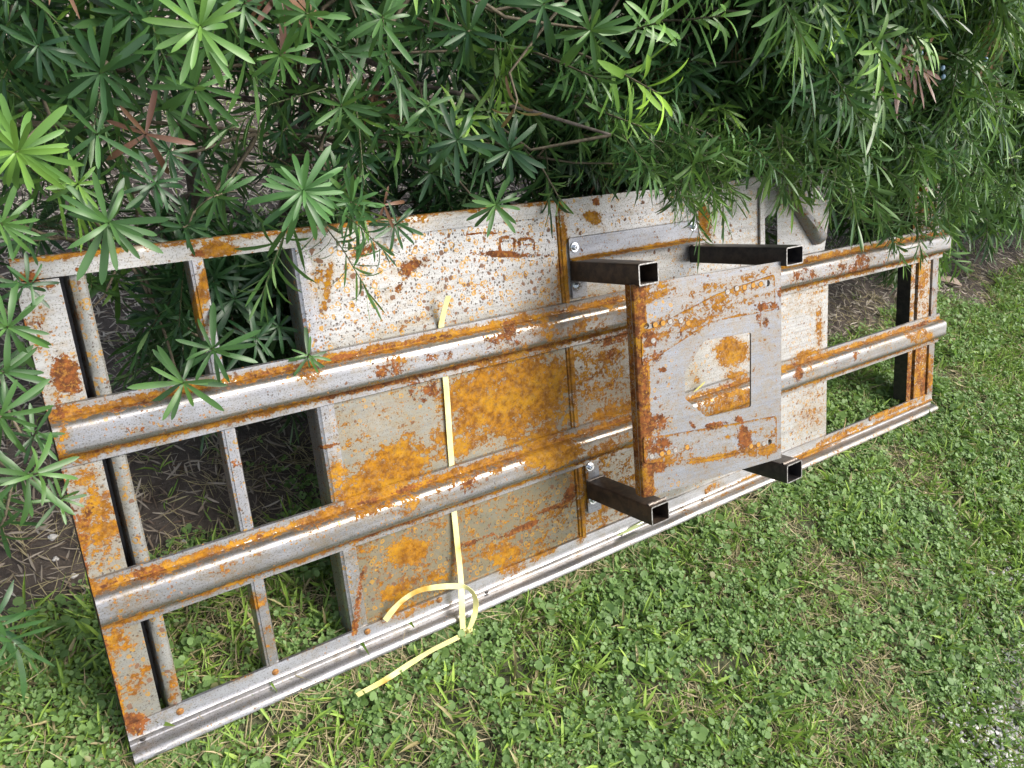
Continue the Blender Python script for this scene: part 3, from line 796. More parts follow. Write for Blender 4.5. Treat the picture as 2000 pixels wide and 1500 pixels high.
def bolt_mesh():
    V, Fc = [], []
    def cyl(r0, r1, z0, z1, k, cap=True):
        b = len(V)
        for r_, z_ in ((r0, z0), (r1, z1)): V.extend([(r_ * cos(2 * pi * j / k), r_ * sin(2 * pi * j / k), z_) for j in range(k)])
        Fc.extend([(b + j, b + (j + 1) % k, b + k + (j + 1) % k, b + k + j) for j in range(k)])
        if cap: Fc.append(tuple(b + k + j for j in range(k)))
    cyl(.0115, .0105, 0, .0018, 20); cyl(.0070, .0070, .0018, .0075, 6); cyl(.0062, .0052, .0075, .0086, 12); cyl(.0034, .0028, .0086, .0115, 10)
    me = bpy.data.meshes.new('bolt'); me.from_pydata(V, [], Fc); me.update(); me.materials.append(M_zinc); return me
bm_ = bolt_mesh()
for j, (x, y) in enumerate(((1124, 483), (1129, 558), (1355, 442), (1154, 912), (1160, 977))):
    s_, t_ = st(x, y, .010)
    o = bpy.data.objects.new('bolt', bm_); COL.objects.link(o); place(o, plate, PM @ Matrix.Translation((s_, t_, .0065)) @ Matrix.Rotation(j * .7, 4, 'Z'))


def tube_path(pts, r0, r1=None, k=6, cap=True):
    """vertices, faces of a tapered tube through pts"""
    pts = np.array(pts, float); r1 = r0 if r1 is None else r1
    n = len(pts); tn = np.gradient(pts, axis=0); tn /= np.linalg.norm(tn, axis=1)[:, None] + 1e-9
    up = np.array([.31, .17, .93]); V = []
    for i_ in range(n):
        a = np.cross(tn[i_], up); a /= np.linalg.norm(a) + 1e-9; b = np.cross(tn[i_], a)
        r = r0 + (r1 - r0) * i_ / (n - 1)
        for j in range(k): V.append(pts[i_] + r * (a * cos(2 * pi * j / k) + b * sin(2 * pi * j / k)))
    Fc = [(i_ * k + j, i_ * k + (j + 1) % k, (i_ + 1) * k + (j + 1) % k, (i_ + 1) * k + j) for i_ in range(n - 1) for j in range(k)]
    return V, Fc


# weld beads where tubes meet the plate and the mounts
def weld(p0, p1, r=.003):
    p0, p1 = np.array(p0), np.array(p1); k = max(4, int(np.linalg.norm(p1 - p0) / .003))
    pts = [p0 + (p1 - p0) * j / k + rng.normal(0, .0005, 3) for j in range(k + 1)]
    v, f = tube_path(pts, r, r, 6)
    mesh_np('weld_bead', np.array(v), f, M_weld, True, plate, PM.copy())
weld((1.060, .670, .006), (1.060, .710, .006)); weld((1.006, .711, .008), (1.060, .711, .008)); weld((1.008, .667, .008), (1.058, .667, .008))
weld((1.012, .2015, .008), (1.060, .2015, .008)); weld((1.064, .160, .006), (1.064, .200, .006)); weld((1.378, .7005, .012), (1.434, .7005, .012))
weld((1.014, .667, NL + .001), (1.060, .667, NL + .002), .0035); weld((1.012, .2025, NL + .001), (1.062, .2025, NL + .002), .004)
weld((1.378, .206, NR), (1.425, .206, NR + .001), .004)

# ============================================================ yellow strap
t = NT('yellow_plastic_strap')
co = t.n('ShaderNodeTexCoord').outputs['Object']
c = t.mix(t.ramp(t.noise(co, 30, 4, .6), .3, .7), (.74, .68, .25), (.80, .76, .38))
c = t.mix(t.attr('ra'), c, (.55, .27, .02))
b = t.n('ShaderNodeBsdfPrincipled', {'Base Color': c, 'Roughness': .42})
tr = t.n('ShaderNodeBsdfTranslucent', {'Color': c})
M_strap = t.surf(t.n('ShaderNodeMixShader', {0: .18, 1: b.outputs[0], 2: tr.outputs[0]}).outputs[0])


def ribbon(pts, wdt, nrm_fn=None):
    """pts world (N,3) with half-width vectors; thin ribbon with real thickness"""
    P = np.array([p for p, _ in pts]); W = np.array([w_ for _, w_ in pts]); n = len(P)
    # smooth resample
    T = np.linspace(0, n - 1, (n - 1) * 6 + 1)
    def cr(A):
        out = []
        for t_ in T:
            i_ = min(int(t_), n - 2); f = t_ - i_
            p0, p1, p2, p3 = A[max(i_ - 1, 0)], A[i_], A[i_ + 1], A[min(i_ + 2, n - 1)]
            out.append(.5 * ((2 * p1) + (-p0 + p2) * f + (2 * p0 - 5 * p1 + 4 * p2 - p3) * f * f + (-p0 + 3 * p1 - 3 * p2 + p3) * f ** 3))
        return np.array(out)
    P, W = cr(P), cr(W)
    tn = np.gradient(P, axis=0); tn /= np.linalg.norm(tn, axis=1)[:, None]
    W -= tn * np.sum(W * tn, 1)[:, None]; W /= np.linalg.norm(W, axis=1)[:, None]
    N = np.cross(tn, W); h_ = .0004
    V = []
    for i_ in range(len(P)):
        for (a, b_) in ((-1, -1), (1, -1), (1, 1), (-1, 1)): V.append(P[i_] + W[i_] * a * wdt / 2 + N[i_] * b_ * h_)
    Fc = [(i_ * 4 + j, i_ * 4 + (j + 1) % 4, i_ * 4 + 4 + (j + 1) % 4, i_ * 4 + 4 + j) for i_ in range(len(P) - 1) for j in range(4)]
    Fc += [(0, 3, 2, 1), tuple(len(P) * 4 - 4 + j for j in range(4))]
    return V, Fc


def pp(x, y, n):
    s_, t_ = st(x, y, n); return np.array([s_, t_, n])
def wd(p): return to_world(np.array([p]))[0]
Ws = np.array([1, 0, 0.0])
strap_parts = []
A = [(wd(pp(876, 578, .030)), wd((1, .25, 0))), (wd(pp(868, 605, .018)), wd((1, .2, 0))), (wd(pp(862, 634, .003)), Ws), (wd(pp(863, 660, -.0005)), Ws), (wd(pp(866, 700, .0012)), Ws), (wd(pp(872, 760, .003)), Ws), (wd(pp(878, 850, .003)), Ws), (wd(pp(882, 905, .0015)), Ws),
     (wd(pp(884, 950, -.0003)), Ws), (wd(pp(886, 990, .003)), Ws), (wd(pp(893, 1060, .008)), Ws), (wd(pp(900, 1130, .020)), Ws), (wd(pp(902, 1180, .036)), wd((1, 0, .2))), (wd(pp(904, 1228, .040)), wd((1, 0, .1)))]
V1, F1 = ribbon(A, .0125)
knot = wd(pp(911, 1236, .040))
B_ = [(wd(pp(752, 1212, .012)), wd((.5, .8, 0))), (wd(pp(778, 1180, .020)), wd((.6, .8, .2))), (wd(pp(812, 1156, .028)), wd((.3, 1, .2))), (wd(pp(850, 1147, .030)), wd((0, 1, .1))), (wd(pp(895, 1145, .026)), wd((0, 1, 0))), (wd(pp(918, 1152, .034)), wd((.3, .5, .9))),
      (wd(pp(929, 1172, .045)), wd((.6, .1, 1))), (wd(pp(927, 1200, .046)), wd((.9, .2, .4))), (wd(pp(916, 1230, .042)), wd((1, .3, 0)))]
V2, F2 = ribbon(B_, .0120)
gp = [on_ground(*q, z) for q, z in (((880, 1252), .048), ((840, 1272), .046), ((795, 1300), .046), ((752, 1328), .044), ((697, 1358), .045))]
gw = np.array([.35, -1, .1])
V3, F3 = ribbon([(knot + np.array([-.002, 0, -.002]), gw)] + [(p, gw + np.array([0, 0, .3 * sin(i_ * 2)])) for i_, p in enumerate(gp)], .0105)
Vk, Fk = [], []
# knot: three short overlapping loops
for j in range(3):
    ctr = knot + np.array([.004 * (j - 1), 0, .003 * (j % 2)])
    pts = [ctr + .0075 * np.array([cos(a) * (1 if j != 1 else .5), .6 * sin(a), sin(a + j)]) for a in np.linspace(0, 2 * pi, 13)]
    v, f = tube_path(pts, .0030, .0026, 6); b0 = len(Vk); Vk += list(v); Fk += [tuple(q + b0 for q in ff) for ff in f]
v, f = tube_path([knot, knot + np.array([.010, -.003, .003]), knot + np.array([.018, -.004, .004])], .0035, .0030); b0 = len(Vk); Vk += list(v); Fk += [tuple(q + b0 for q in ff) for ff in f]
v, f = tube_path([knot, knot + np.array([.009, -.006, -.004]), knot + np.array([.017, -.008, -.007])], .0034, .0032); b0 = len(Vk); Vk += list(v); Fk += [tuple(q + b0 for q in ff) for ff in f]
VV, FF = [], []
for v, f in ((V1, F1), (V2, F2), (V3, F3), (Vk, Fk)):
    b0 = len(VV); VV += list(v); FF += [tuple(q + b0 for q in ff) for ff in f]
VV = np.array(VV)
px, py, _ = pix(VV); stn = np.zeros(len(VV))
for (cx, cy, r_) in ((900, 1072, 12), (815, 1160, 16), (830, 1150, 12), (755, 1333, 14), (790, 1180, 10)): stn = np.maximum(stn, np.clip(1.3 - np.hypot(px - cx, py - cy) / r_, 0, 1))
strap = mesh_np('strap', VV, FF, M_strap, True, None, attrs={'ra': np.clip(stn, 0, .9)})
strap.data.set_sharp_from_angle(angle=radians(50))
tag(strap, 'pale yellow plastic strap knotted round the frame, loose end on the grass', 'strap')

# ============================================================ VEGETATION
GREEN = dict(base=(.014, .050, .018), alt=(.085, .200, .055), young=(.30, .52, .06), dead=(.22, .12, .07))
M_fol = mat_leaf('podocarpus_leaf', False, trans=.16, rough=.36, **GREEN)
M_folh = mat_leaf('podocarpus_leaf_near', True, trans=.18, rough=.38, **GREEN)
M_bark = mat_simple('hedge_bark', (.075, .058, .045), (.17, .14, .115), 70, .85, 0, .6)
M_twig = mat_simple('green_brown_twig', (.07, .06, .035), (.15, .12, .08), 90, .8, 0, .4)


def leaf_template(L, wdt, droop, K=5, fold=.18, twist=0.0, tipw=.0):
    """long narrow leaf along +X from the origin, up = +Z; returns verts, tris/quads as quads"""
    V = []
    for i_ in range(K + 1):
        f = (i_ / K) ** .85
        w_ = wdt * .5 * (.34 + .66 * min(1, f / .42)) * math.sqrt(max(0, 1 - max(0, (f - .66) / .34) ** 2.6))
        w_ = max(w_, wdt * .07)
        a = droop * f * f
        x = L * (f - .12 * droop * f ** 3); z = -L * a * .5
        tw = twist * f
        for q in (-1, 0, 1):
            yy = q * w_; zz = z + (abs(q) * w_ * fold)
            V.append((x, yy * cos(tw), zz + yy * sin(tw)))
    Fq_ = []
    for i_ in range(K):
        for j in range(2):
            Fq_.append((i_ * 3 + j, (i_ + 1) * 3 + j, (i_ + 1) * 3 + j + 1, i_ * 3 + j + 1))
    return np.array(V), np.array(Fq_)


LT = [leaf_template(1, .112, d, 4, .2, tw) for d, tw in ((.1, 0), (.45, .3), (.8, -.3), (-.2, .2), (1.1, .1))]


def basis(axis, roll=0.0):
    axis = np.asarray(axis, float); axis = axis / (np.linalg.norm(axis) + 1e-9)
    h_ = np.array([0, 0, 1.0]) if abs(axis[2]) < .9 else np.array([1., 0, 0])
    a = np.cross(h_, axis); a /= np.linalg.norm(a); b_ = np.cross(axis, a)
    return np.stack([axis, a * cos(roll) + b_ * sin(roll), -a * sin(roll) + b_ * cos(roll)], 1)   # columns: x=axis


def shoot_leaves(r, L, n, slen, kind='star'):
    """matrices (R, p, scale) of leaves on a shoot along +X"""
    out = []
    for i_ in range(n):
        f = (i_ + .5) / n
        ang = i_ * 2.399963 + r.normal(0, .25)
        if kind == 'star': op = radians(98 - 62 * f ** 1.5) + r.normal(0, .12)
        else: op = radians(72 - 50 * f ** 2.2) + r.normal(0, .12)
        x = slen * f
        d = np.array([cos(op), sin(op) * cos(ang), sin(op) * sin(ang)])
        # leaf up vector = towards shoot axis side
        up = np.array([sin(op), -cos(op) * cos(ang), -cos(op) * sin(ang)])
        sd_ = np.cross(up, d)
        R_ = np.stack([d, sd_, up], 1)
        sc = L * (1.0 - .45 * f ** 3) * (1 + r.normal(0, .12)) * (.8 + .2 * min(1, f * 4))
        out.append((R_, np.array([x, 0, 0]), sc, f))
    return out


def make_mass_templates(num, seed):
    r = np.random.default_rng(seed); out = []
    for k in range(num):
        kind = 'star' if k % 2 == 0 else 'side'
        n = int(r.integers(13, 19)) if kind == 'star' else int(r.integers(20, 30))
        slen = .045 if kind == 'star' else r.uniform(.12, .18)
        Vs, Fs, cs = [], [], []
        b0 = 0
        for (R_, p, sc, f) in shoot_leaves(r, 1.0, n, slen / .08, kind):
            v, fc = LT[int(r.integers(len(LT)))]
            vv = (v * sc) @ R_.T + p * 1.0
            Vs.append(vv); Fs.append(fc + b0); b0 += len(v)
            cs.append(np.tile([r.random(), f, 0], (len(v), 1)))
        # stem
        vt, ft = tube_path([(0 - .3, 0, 0), (slen / .08 * .5, 0, 0), (slen / .08, 0, 0)], .02, .012, 4)
        Vs.append(np.array(vt)); Fs.append(np.array(ft) + b0); cs.append(np.tile([.3, 0, .35], (len(vt), 1)))
        out.append((np.concatenate(Vs), np.concatenate(Fs), np.concatenate(cs)))
    return out


MT = make_mass_templates(14, 3)


def mass(shoots, name, mat, parent, mw):
    """shoots: list of (pos, axis, roll, L, v, young, dead) -> one mesh"""
    Vs, Fs, Cs = [], [], []; b0 = 0
    inv = np.array(mw.translation)
    for (p, ax, roll, L, v_, yg, dd) in shoots:
        tv, tf, tc = MT[int(rng.integers(len(MT)))]
        B = basis(ax, roll)
        W = (tv * L) @ B.T
        # gravity: sag away from the base
        dist = np.linalg.norm(W, axis=1); W[:, 2] -= 1.6 * dist ** 2
        Vs.append(W + p - inv); Fs.append(tf + b0); b0 += len(tv)
        c_ = tc.copy(); yv = np.clip(yg * (tc[:, 1] ** 1.5) * 1.2, 0, 1)
        c_[:, 0] = np.clip(v_ + .5 * (tc[:, 0] - .5), 0, 1); c_[:, 1] = yv; c_[:, 2] = np.maximum(tc[:, 2], dd)
        Cs.append(c_)
    o = mesh_np(name, np.concatenate(Vs), np.concatenate(Fs), mat, True, parent, mw, lc=np.concatenate(Cs))
    o['kind'] = 'stuff'
    return o


# ---- shrubs of the hedge, in a row behind the frame
SHX = [-.55, .48, 1.45, 2.35, 3.35, 4.6]
SHL = ['sparse hedge shrub at the left edge with big star-shaped leaf whorls and yellow leaves',
       'open hedge shrub left of centre with bare twigs and leaf litter showing through',
       'dense dark hedge shrub overhanging the seam of the two steel sheets',
       'dense hedge shrub with bright lime new tips above the bolted bracket',
       'drooping hedge shrub with blue berries over the right end of the frame',
       'farthest hedge shrub at the right edge of the picture beyond the frame']
shrubs = []
for k, x in enumerate(SHX):
    e = empty('hedge_shrub', (x, .92, gz(np.array([x]), np.array([.92]))[0])); WM[e.name] = e.matrix_basis.copy()
    tag(e, SHL[k], 'shrub', 'podocarpus shrubs of the hedge row')
    shrubs.append(e)
def sid(x): return int(np.argmin([abs(x - q) for q in SHX]))

# trunks and limbs
limb_ends = {k: [] for k in range(len(SHX))}
for k, x in enumerate(SHX):
    r = np.random.default_rng(50 + k)
    base = np.array([x, .92, 0.0])
    tw_ = np.array(WM[shrubs[k].name].translation)
    for j in range(3):
        a = r.uniform(0, 6.28); off = np.array([.06 * cos(a), .05 * sin(a), 0])
        top_ = base + off * 3.5 + np.array([r.normal(0, .08), r.normal(0, .06), 1.75])
        pts = [base + off * .5 + np.array([0, 0, -.03])]
        for f in np.linspace(.1, 1, 10): pts.append(base + off + (top_ - base - off) * f + np.array([r.normal(0, .012), r.normal(0, .012), 0]))
        v, f_ = tube_path(np.array(pts) - tw_, .020, .007, 8)
        mesh_np('trunk', v, f_, M_bark, True, shrubs[k], WM[shrubs[k].name].copy())
        for q in range(7):
            i_ = int(r.integers(2, 10)); p = np.array(pts[i_]); aa = r.uniform(0, 6.28)
            dy = -abs(r.normal(.25, .1)) if r.random() < .7 else r.normal(.2, .1)
            en = p + np.array([r.normal(0, .22), dy, r.uniform(0, .22)])
            mid = (p + en) / 2 + np.array([r.normal(0, .03), r.normal(0, .03), -.02])
            pp_ = [p, (p + mid) / 2 + r.normal(0, .01, 3), mid, (mid + en) / 2 + r.normal(0, .01, 3), en]
            v, f_ = tube_path(np.array(pp_) - tw_, .0075, .0030, 6)
            if pp_[-1][1] > .5 or pp_[-1][2] > .8:
                mesh_np('branch', v, f_, M_bark, True, shrubs[k], WM[shrubs[k].name].copy())
            limb_ends[k] += [mid, en]

# ---- near shoots: each leaf its own mesh object
HL = []
for q, (d, tw) in enumerate(((.05, 0), (.3, .25), (.55, -.25), (.85, .1), (-.2, -.1), (1.2, .3))):
    v, f_ = leaf_template(1, .122, d, 9, .22, tw)
    me = bpy.data.meshes.new('leaf'); me.from_pydata([tuple(p) for p in v], [], [tuple(map(int, q_)) for q_ in f_]); me.update(); me.shade_smooth(); me.materials.append(M_folh)
    HL.append(me)
twig_V, twig_F = {k: [] for k in range(6)}, {k: [] for k in range(6)}


def add_twig(k, pts, r0, r1):
    v, f_ = tube_path(pts, r0, r1, 5); b0 = len(twig_V[k]); twig_V[k] += list(v); twig_F[k] += [tuple(q + b0 for q in ff) for ff in f_]


leafcount = [0] * 6
def near_shoot(base, axis, L, n, slen, kind, v_, yg, dd=0.0, seed=0, k=None, sag=.5):
    r = np.random.default_rng(seed)
    base = np.array(base); k = sid(base[0]) if k is None else k
    B = basis(axis, r.uniform(0, 6.28)); tip = base + B[:, 0] * slen
    # stem with a little back-branch into the hedge
    sm_ = base - B[:, 0] * .05 + np.array([0, .04, -.01])
    mw = Matrix.Translation(base)
    v, f_ = tube_path(np.array([sm_, base, (base + tip) / 2, tip]) - base, .0026, .0012, 5)
    so_ = mesh_np('shoot', v, f_, M_twig, True, shrubs[k], mw)
    for (R_, p, sc, f) in shoot_leaves(r, L, n, slen, kind):
        Rw = B @ R_
        if sag:  # droop: rotate leaf direction downward
            d = Rw[:, 0] + np.array([0, 0, -.25 * sag]); d /= np.linalg.norm(d)
            up = Rw[:, 2] - d * (Rw[:, 2] @ d); up /= np.linalg.norm(up); Rw = np.stack([d, np.cross(up, d), up], 1)
        P = base + B @ p
        mt = Matrix([[*(Rw[i_] * sc), P[i_]] for i_ in range(3)] + [[0, 0, 0, 1]])
        o = bpy.data.objects.new('leaf', HL[int(r.integers(len(HL)))]); COL.objects.link(o)
        o.parent = so_; o.matrix_basis = Matrix.Translation(-base) @ mt
        yv = np.clip(yg * (.25 + .9 * f ** 1.5), 0, 1)
        o.color = (float(np.clip(v_ + r.normal(0, .18), 0, 1)), float(yv), float(dd), 1)
        leafcount[k] += 1
    # supporting twig back to a limb
    le = limb_ends[k]
    if le:
        c_ = min(le, key=lambda q: np.linalg.norm(q - sm_) + (5 if q[1] < sm_[1] else 0))
        mid = (sm_ + c_) / 2 + np.array([r.normal(0, .02), .03, -.03])
        add_twig(k, [c_, (c_ + mid) / 2 + r.normal(0, .008, 3), mid, (mid + sm_) / 2 + r.normal(0, .006, 3), sm_], .0042, .0022)


# stars on the left: (px, py, leaf length px, Y plane, lightness, young, dead, n)
STARS = [
 (75, 95, 78, .46, .1, .0, 0, 14), (205, 138, 112, .40, .15, .02, 0, 16), (388, 62, 118, .36, .75, .25, 0, 20), (548, 100, 84, .44, .9, .15, 0, 16), (390, 168, 105, .44, .6, .08, 0, 14),
 (612, 32, 92, .40, .6, .12, 0, 16), (505, 155, 52, .60, .2, 0, 0, 13), (667, 203, 78, .42, .4, .10, 0, 13), (828, 213, 66, .42, .35, .10, 0, 9), (45, 292, 120, .30, .85, .5, 0, 24),
 (150, 362, 62, .38, .5, .45, 0, 14), (203, 437, 112, .33, .45, .06, 0, 20), (292, 370, 76, .42, .1, 0, 0, 18), (438, 376, 72, .40, .35, .06, 0, 20), (588, 384, 104, .33, .85, .0, 0, 26),
 (692, 396, 74, .38, .8, .0, 0, 20), (888, 275, 92, .42, .08, 0, 0, 14), (768, 442, 60, .42, .1, 0, 0, 11), (965, 405, 74, .38, .3, .1, 0, 16), (990, 290, 82, .42, .15, 0, 0, 16),
 (748, 52, 92, .38, .45, .08, 0, 16), (1060, 18, 92, .38, .3, .02, 0, 14), (10, 440, 80, .32, .7, .2, 0, 16), (60, 470, 60, .40, .3, .1, 0, 12), (330, 300, 66, .46, .2, 0, 0, 12),
 (20, 40, 60, .5, .1, 0, 0, 12), (470, 20, 80, .42, .3, .05, 0, 13), (250, 20, 80, .5, .1, 0, 0, 12), (560, 250, 60, .52, .05, 0, 0, 10), (1155, 60, 92, .36, .5, .1, 0, 16), (920, 60, 90, .42, .12, 0, 0, 14),
 (845, 330, 66, .46, .1, 0, 0, 12), (700, 300, 60, .5, .1, 0, 0, 11), (640, 330, 55, .46, .2, 0, 0, 12), (370, 440, 60, .42, .2, 0, 0, 12), (110, 560, 60, .5, .1, 0, 0, 0),
]
sidx = 0
for (x, y, L, Yp, v_, yg, dd, n) in STARS:
    if n == 0: continue
    P, dep = on_y(x, y, Yp); Lw = L * dep / F * .96; n += 3
    tocam = CAM - P; tocam /= np.linalg.norm(tocam)
    r = np.random.default_rng(900 + sidx)
    ax = tocam + np.array([r.normal(0, .25), r.normal(0, .1), r.normal(.05, .25)])
    near_shoot(P - tocam * .03, ax, Lw, n, .035, 'star', v_, yg, dd, 1000 + sidx); sidx += 1
# behind / through the openings and over the rail
for (x, y, L, n_off, v_, yg, n) in ((357, 745, 86, .060, .35, .12, 13), (420, 688, 78, .050, .35, .06, 16), (455, 590, 80, -.10, .05, 0, 14), (520, 530, 70, -.10, .12, 0, 16), (545, 640, 60, -.05, .2, 0, 14), (490, 660, 64, -.04, .15, 0, 16), (600, 700, 50, .04, .3, .1, 12),
                              (330, 580, 90, -.25, .0, 0, 14), (575, 925, 44, -.18, .2, .1, 0)):
    if n == 0: continue
    P = wd(pp(x, y, n_off)); dep = (P - CAM) @ MW[:, 2]
    Lw = L * dep / F * 1.1; tocam = CAM - P; tocam /= np.linalg.norm(tocam)
    r = np.random.default_rng(1900 + sidx)
    near_shoot(P - tocam * .03, tocam + np.array([r.normal(.1, .25), 0, r.normal(.1, .2)]), Lw, n, .035, 'star', v_, yg, 0, 1200 + sidx, k=1 if x > 250 else 0); sidx += 1
# left of the frame, low side shoots
for (x, y, L, Yp, v_, yg, n) in ((30, 935, 92, .16, .3, .12, 18), (8, 800, 84, .20, .3, .1, 18), (112, 980, 52, .18, .3, .15, 12), (20, 640, 84, .28, .35, .1, 18), (-10, 720, 80, .26, .2, .05, 16), (60, 860, 60, .24, .25, .05, 14), (10, 1010, 60, .2, .15, .1, 12), (40, 560, 60, .34, .1, .0, 14)):
    P, dep = on_y(x, y, Yp); Lw = L * dep / F * 1.1; tocam = CAM - P; tocam /= np.linalg.norm(tocam); r = np.random.default_rng(2900 + sidx)
    near_shoot(P - tocam * .03, tocam + np.array([r.normal(.2, .3), 0, r.normal(-.1, .3)]), Lw, n, .05, 'star', v_, yg, 0, 1300 + sidx, k=0); sidx += 1
# yellow and red-brown whorls
P, dep = on_y(190, 262, .42); near_shoot(P, CAM - P, .065, 7, .02, 'star', .5, 0, .0, 77, k=0)
for ch in list(bpy.data.objects)[-7:]:
    if ch.name.startswith('leaf'): ch.color = (.6, 1.0, .35, 1)
P, dep = on_y(285, 262, .46); near_shoot(P, CAM - P, .072, 6, .02, 'star', .55, 0, 1.0, 78, k=0)
P, dep = on_y(1010, 195, .40); near_shoot(P, (CAM - P) + np.array([0, 0, -1.2]), .060, 5, .03, 'star', .4, 0, 1.0, 79, k=2)
P, dep = on_y(750, 400, .46); near_shoot(P, (CAM - P), .055, 5, .03, 'star', .6, 0, 1.0, 80, k=1)

# side-on shoots on the right: base px, tip px, Y planes, L, n, v, young
SIDE = [(1120, 318, 1305, 322, .46, .34, .062, 34, .35, .30), (1190, 130, 1300, 190, .42, .30, .100, 16, .4, .75), (1230, 60, 1300, 40, .42, .34, .085, 18, .6, .15), (1540, 100, 1625, 70, .44, .36, .070, 26, .4, .85), (1500, 230, 1680, 165, .48, .34, .078, 34, .4, .8),
        (1440, 120, 1560, 90, .46, .38, .080, 26, .25, .35), (1430, 250, 1520, 300, .44, .36, .075, 24, .3, .12), (1330, 240, 1480, 300, .46, .34, .065, 30, .35, .35), (1260, 260, 1330, 400, .44, .34, .055, 30, .4, .5), (1360, 320, 1455, 385, .44, .36, .070, 24, .2, .25),
        (1650, 230, 1800, 350, .46, .34, .095, 26, .15, .05), (1740, 220, 1850, 340, .48, .36, .100, 24, .1, .0), (1580, 360, 1700, 420, .46, .36, .075, 26, .15, .05), (1700, 400, 1830, 440, .44, .33, .085, 28, .15, .15), (1790, 450, 1890, 530, .40, .28, .095, 26, .2, .10),
        (1770, 500, 1810, 610, .40, .26, .090, 22, .15, .2), (1870, 60, 1920, 60, .44, .40, .080, 16, .3, .2), (1930, 80, 1900, 30, .46, .40, .085, 14, .4, .25), (1560, 30, 1640, 60, .44, .36, .07, 24, .3, .7), (1640, 60, 1660, 20, .44, .38, .07, 16, .3, .6),
        (1880, 220, 1980, 260, .5, .42, .085, 24, .2, .05), (1900, 330, 1990, 300, .5, .42, .08, 22, .4, .45), (1880, 400, 1960, 450, .48, .40, .085, 22, .15, .15), (1480, 170, 1560, 215, .5, .4, .08, 22, .1, .05), (1180, 220, 1260, 250, .44, .36, .07, 22, .5, .3),
        (1090, 120, 1180, 160, .48, .38, .075, 22, .2, .05), (1330, 40, 1420, 30, .46, .38, .09, 22, .2, .1), (1400, 190, 1440, 240, .48, .4, .085, 22, .2, .1), (1740, 60, 1800, 110, .5, .42, .085, 22, .15, .1), (1060, 330, 1100, 400, .46, .38, .05, 16, .15, .1),
        (1620, 300, 1560, 380, .46, .38, .07, 20, .1, .05), (1700, 120, 1760, 170, .5, .42, .08, 22, .1, .05)]
for j, (x0, y0, x1, y1, Y0, Y1, L, n, v_, yg) in enumerate(SIDE):
    P, _ = on_y(x0, y0, Y0); Q, _ = on_y(x1, y1, Y1); ax = Q - P; sl_ = np.linalg.norm(ax) * .92
    n = int(min(n, 30))
    k = sid(P[0])
    if leafcount[k] + n > 300:
        c2 = [q for q in (k - 1, k + 1) if 0 <= q < 6 and leafcount[q] + n <= 300]
        if not c2: continue
        k = c2[0]
    near_shoot(P, ax, L, n, sl_, 'side', min(1, v_ + .25), min(1, yg * 1.35 + .05), 0, 3000 + j, k=k, sag=.35)

# ---- the rest of the foliage
def front_y(x, z):
    return .40 + .05 * math.sin(x * 4.1 + z * 3) + .04 * math.sin(x * 9.7 + z * 7 + 1) + (.05 if x > 2.7 else 0)


def allowed(p, clear=.06):
    """keep foliage out of the panel and away from its face"""
    s_, t_, n_ = p[0], p @ Lt, p @ Ln
    if -.05 < s_ < 2.62 and t_ < .90:
        if n_ > -.07 - clear * .5: return False
    if s_ <= -.05 and p[2] < .7: return p[1] > .16
    return True


msh = {k: [] for k in range(6)}
r = np.random.default_rng(11)
def try_add(p, ax, L, v_, yg, dd=0.0):
    if not allowed(p): return
    x_, y_, d_ = pix(p)
    if d_ < .45 or not (-350 < x_ < 2500 and -700 < y_ < 1700): return
    msh[sid(p[0])].append((p, ax, r.uniform(0, 6.28), L, v_, yg, dd))
# front skin
for _ in range(6200):
    x = r.uniform(-1.0, 5.4); z = r.uniform(.30, 1.62)
    dep = abs(r.normal(0, .16))
    yy = front_y(x, z) + .05 + dep
    p = np.array([x, yy, z])
    if x < 2.55 and z < .76 and yy < .60: continue
    right = min(1, max(0, (x - .95) / .35))
    # gaps on the left where the ground behind shows
    px_, py_, _d = pix(p)
    gap = 1.4 * math.exp(-((px_ - 530) / 140) ** 2 - ((py_ - 260) / 100) ** 2) + 1.2 * math.exp(-((px_ - 300) / 110) ** 2 - ((py_ - 330) / 90) ** 2) + .6 * math.exp(-((px_ - 680) / 40) ** 2 - ((py_ - 60) / 60) ** 2) + .8 * math.exp(-((px_ - 140) / 90) ** 2 - ((py_ - 60) / 60) ** 2)
    if x < 1.0 and yy < .54: yy += .12; p = np.array([x, yy, z])
    den = (.34 + .66 * right) * (1 - min(1, gap * 1.3))
    if z < .72: den *= .35 if x < 2.5 else 1
    if r.random() > den: continue
    ax = np.array([r.normal(.15, .5), -1 + r.normal(0, .3), r.normal(.10, .45)])
    yg = max(0, r.normal(.04, .12)) if r.random() < .8 else r.uniform(.2, .7)
    try_add(p, ax, r.uniform(.062, .088) * (1.22 if x > 1.3 else 1), r.uniform(.05, .62), yg, 1.0 if r.random() < .012 else 0)
# depth of the hedge, thin on the left
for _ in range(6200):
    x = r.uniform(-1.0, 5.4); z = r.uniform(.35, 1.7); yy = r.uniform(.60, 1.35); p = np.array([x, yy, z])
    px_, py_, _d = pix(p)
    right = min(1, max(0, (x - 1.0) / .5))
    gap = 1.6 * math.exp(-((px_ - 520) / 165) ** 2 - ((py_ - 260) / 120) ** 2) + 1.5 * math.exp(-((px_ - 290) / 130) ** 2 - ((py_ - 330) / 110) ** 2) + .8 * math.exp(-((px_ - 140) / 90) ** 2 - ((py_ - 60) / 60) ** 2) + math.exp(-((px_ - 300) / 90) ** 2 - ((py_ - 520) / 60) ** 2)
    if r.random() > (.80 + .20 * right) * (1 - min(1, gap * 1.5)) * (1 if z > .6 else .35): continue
    try_add(p, r.normal(0, 1, 3) + np.array([0, -.4, .2]), r.uniform(.065, .09), r.uniform(0, .25), 0, 1.0 if r.random() < .05 else 0)
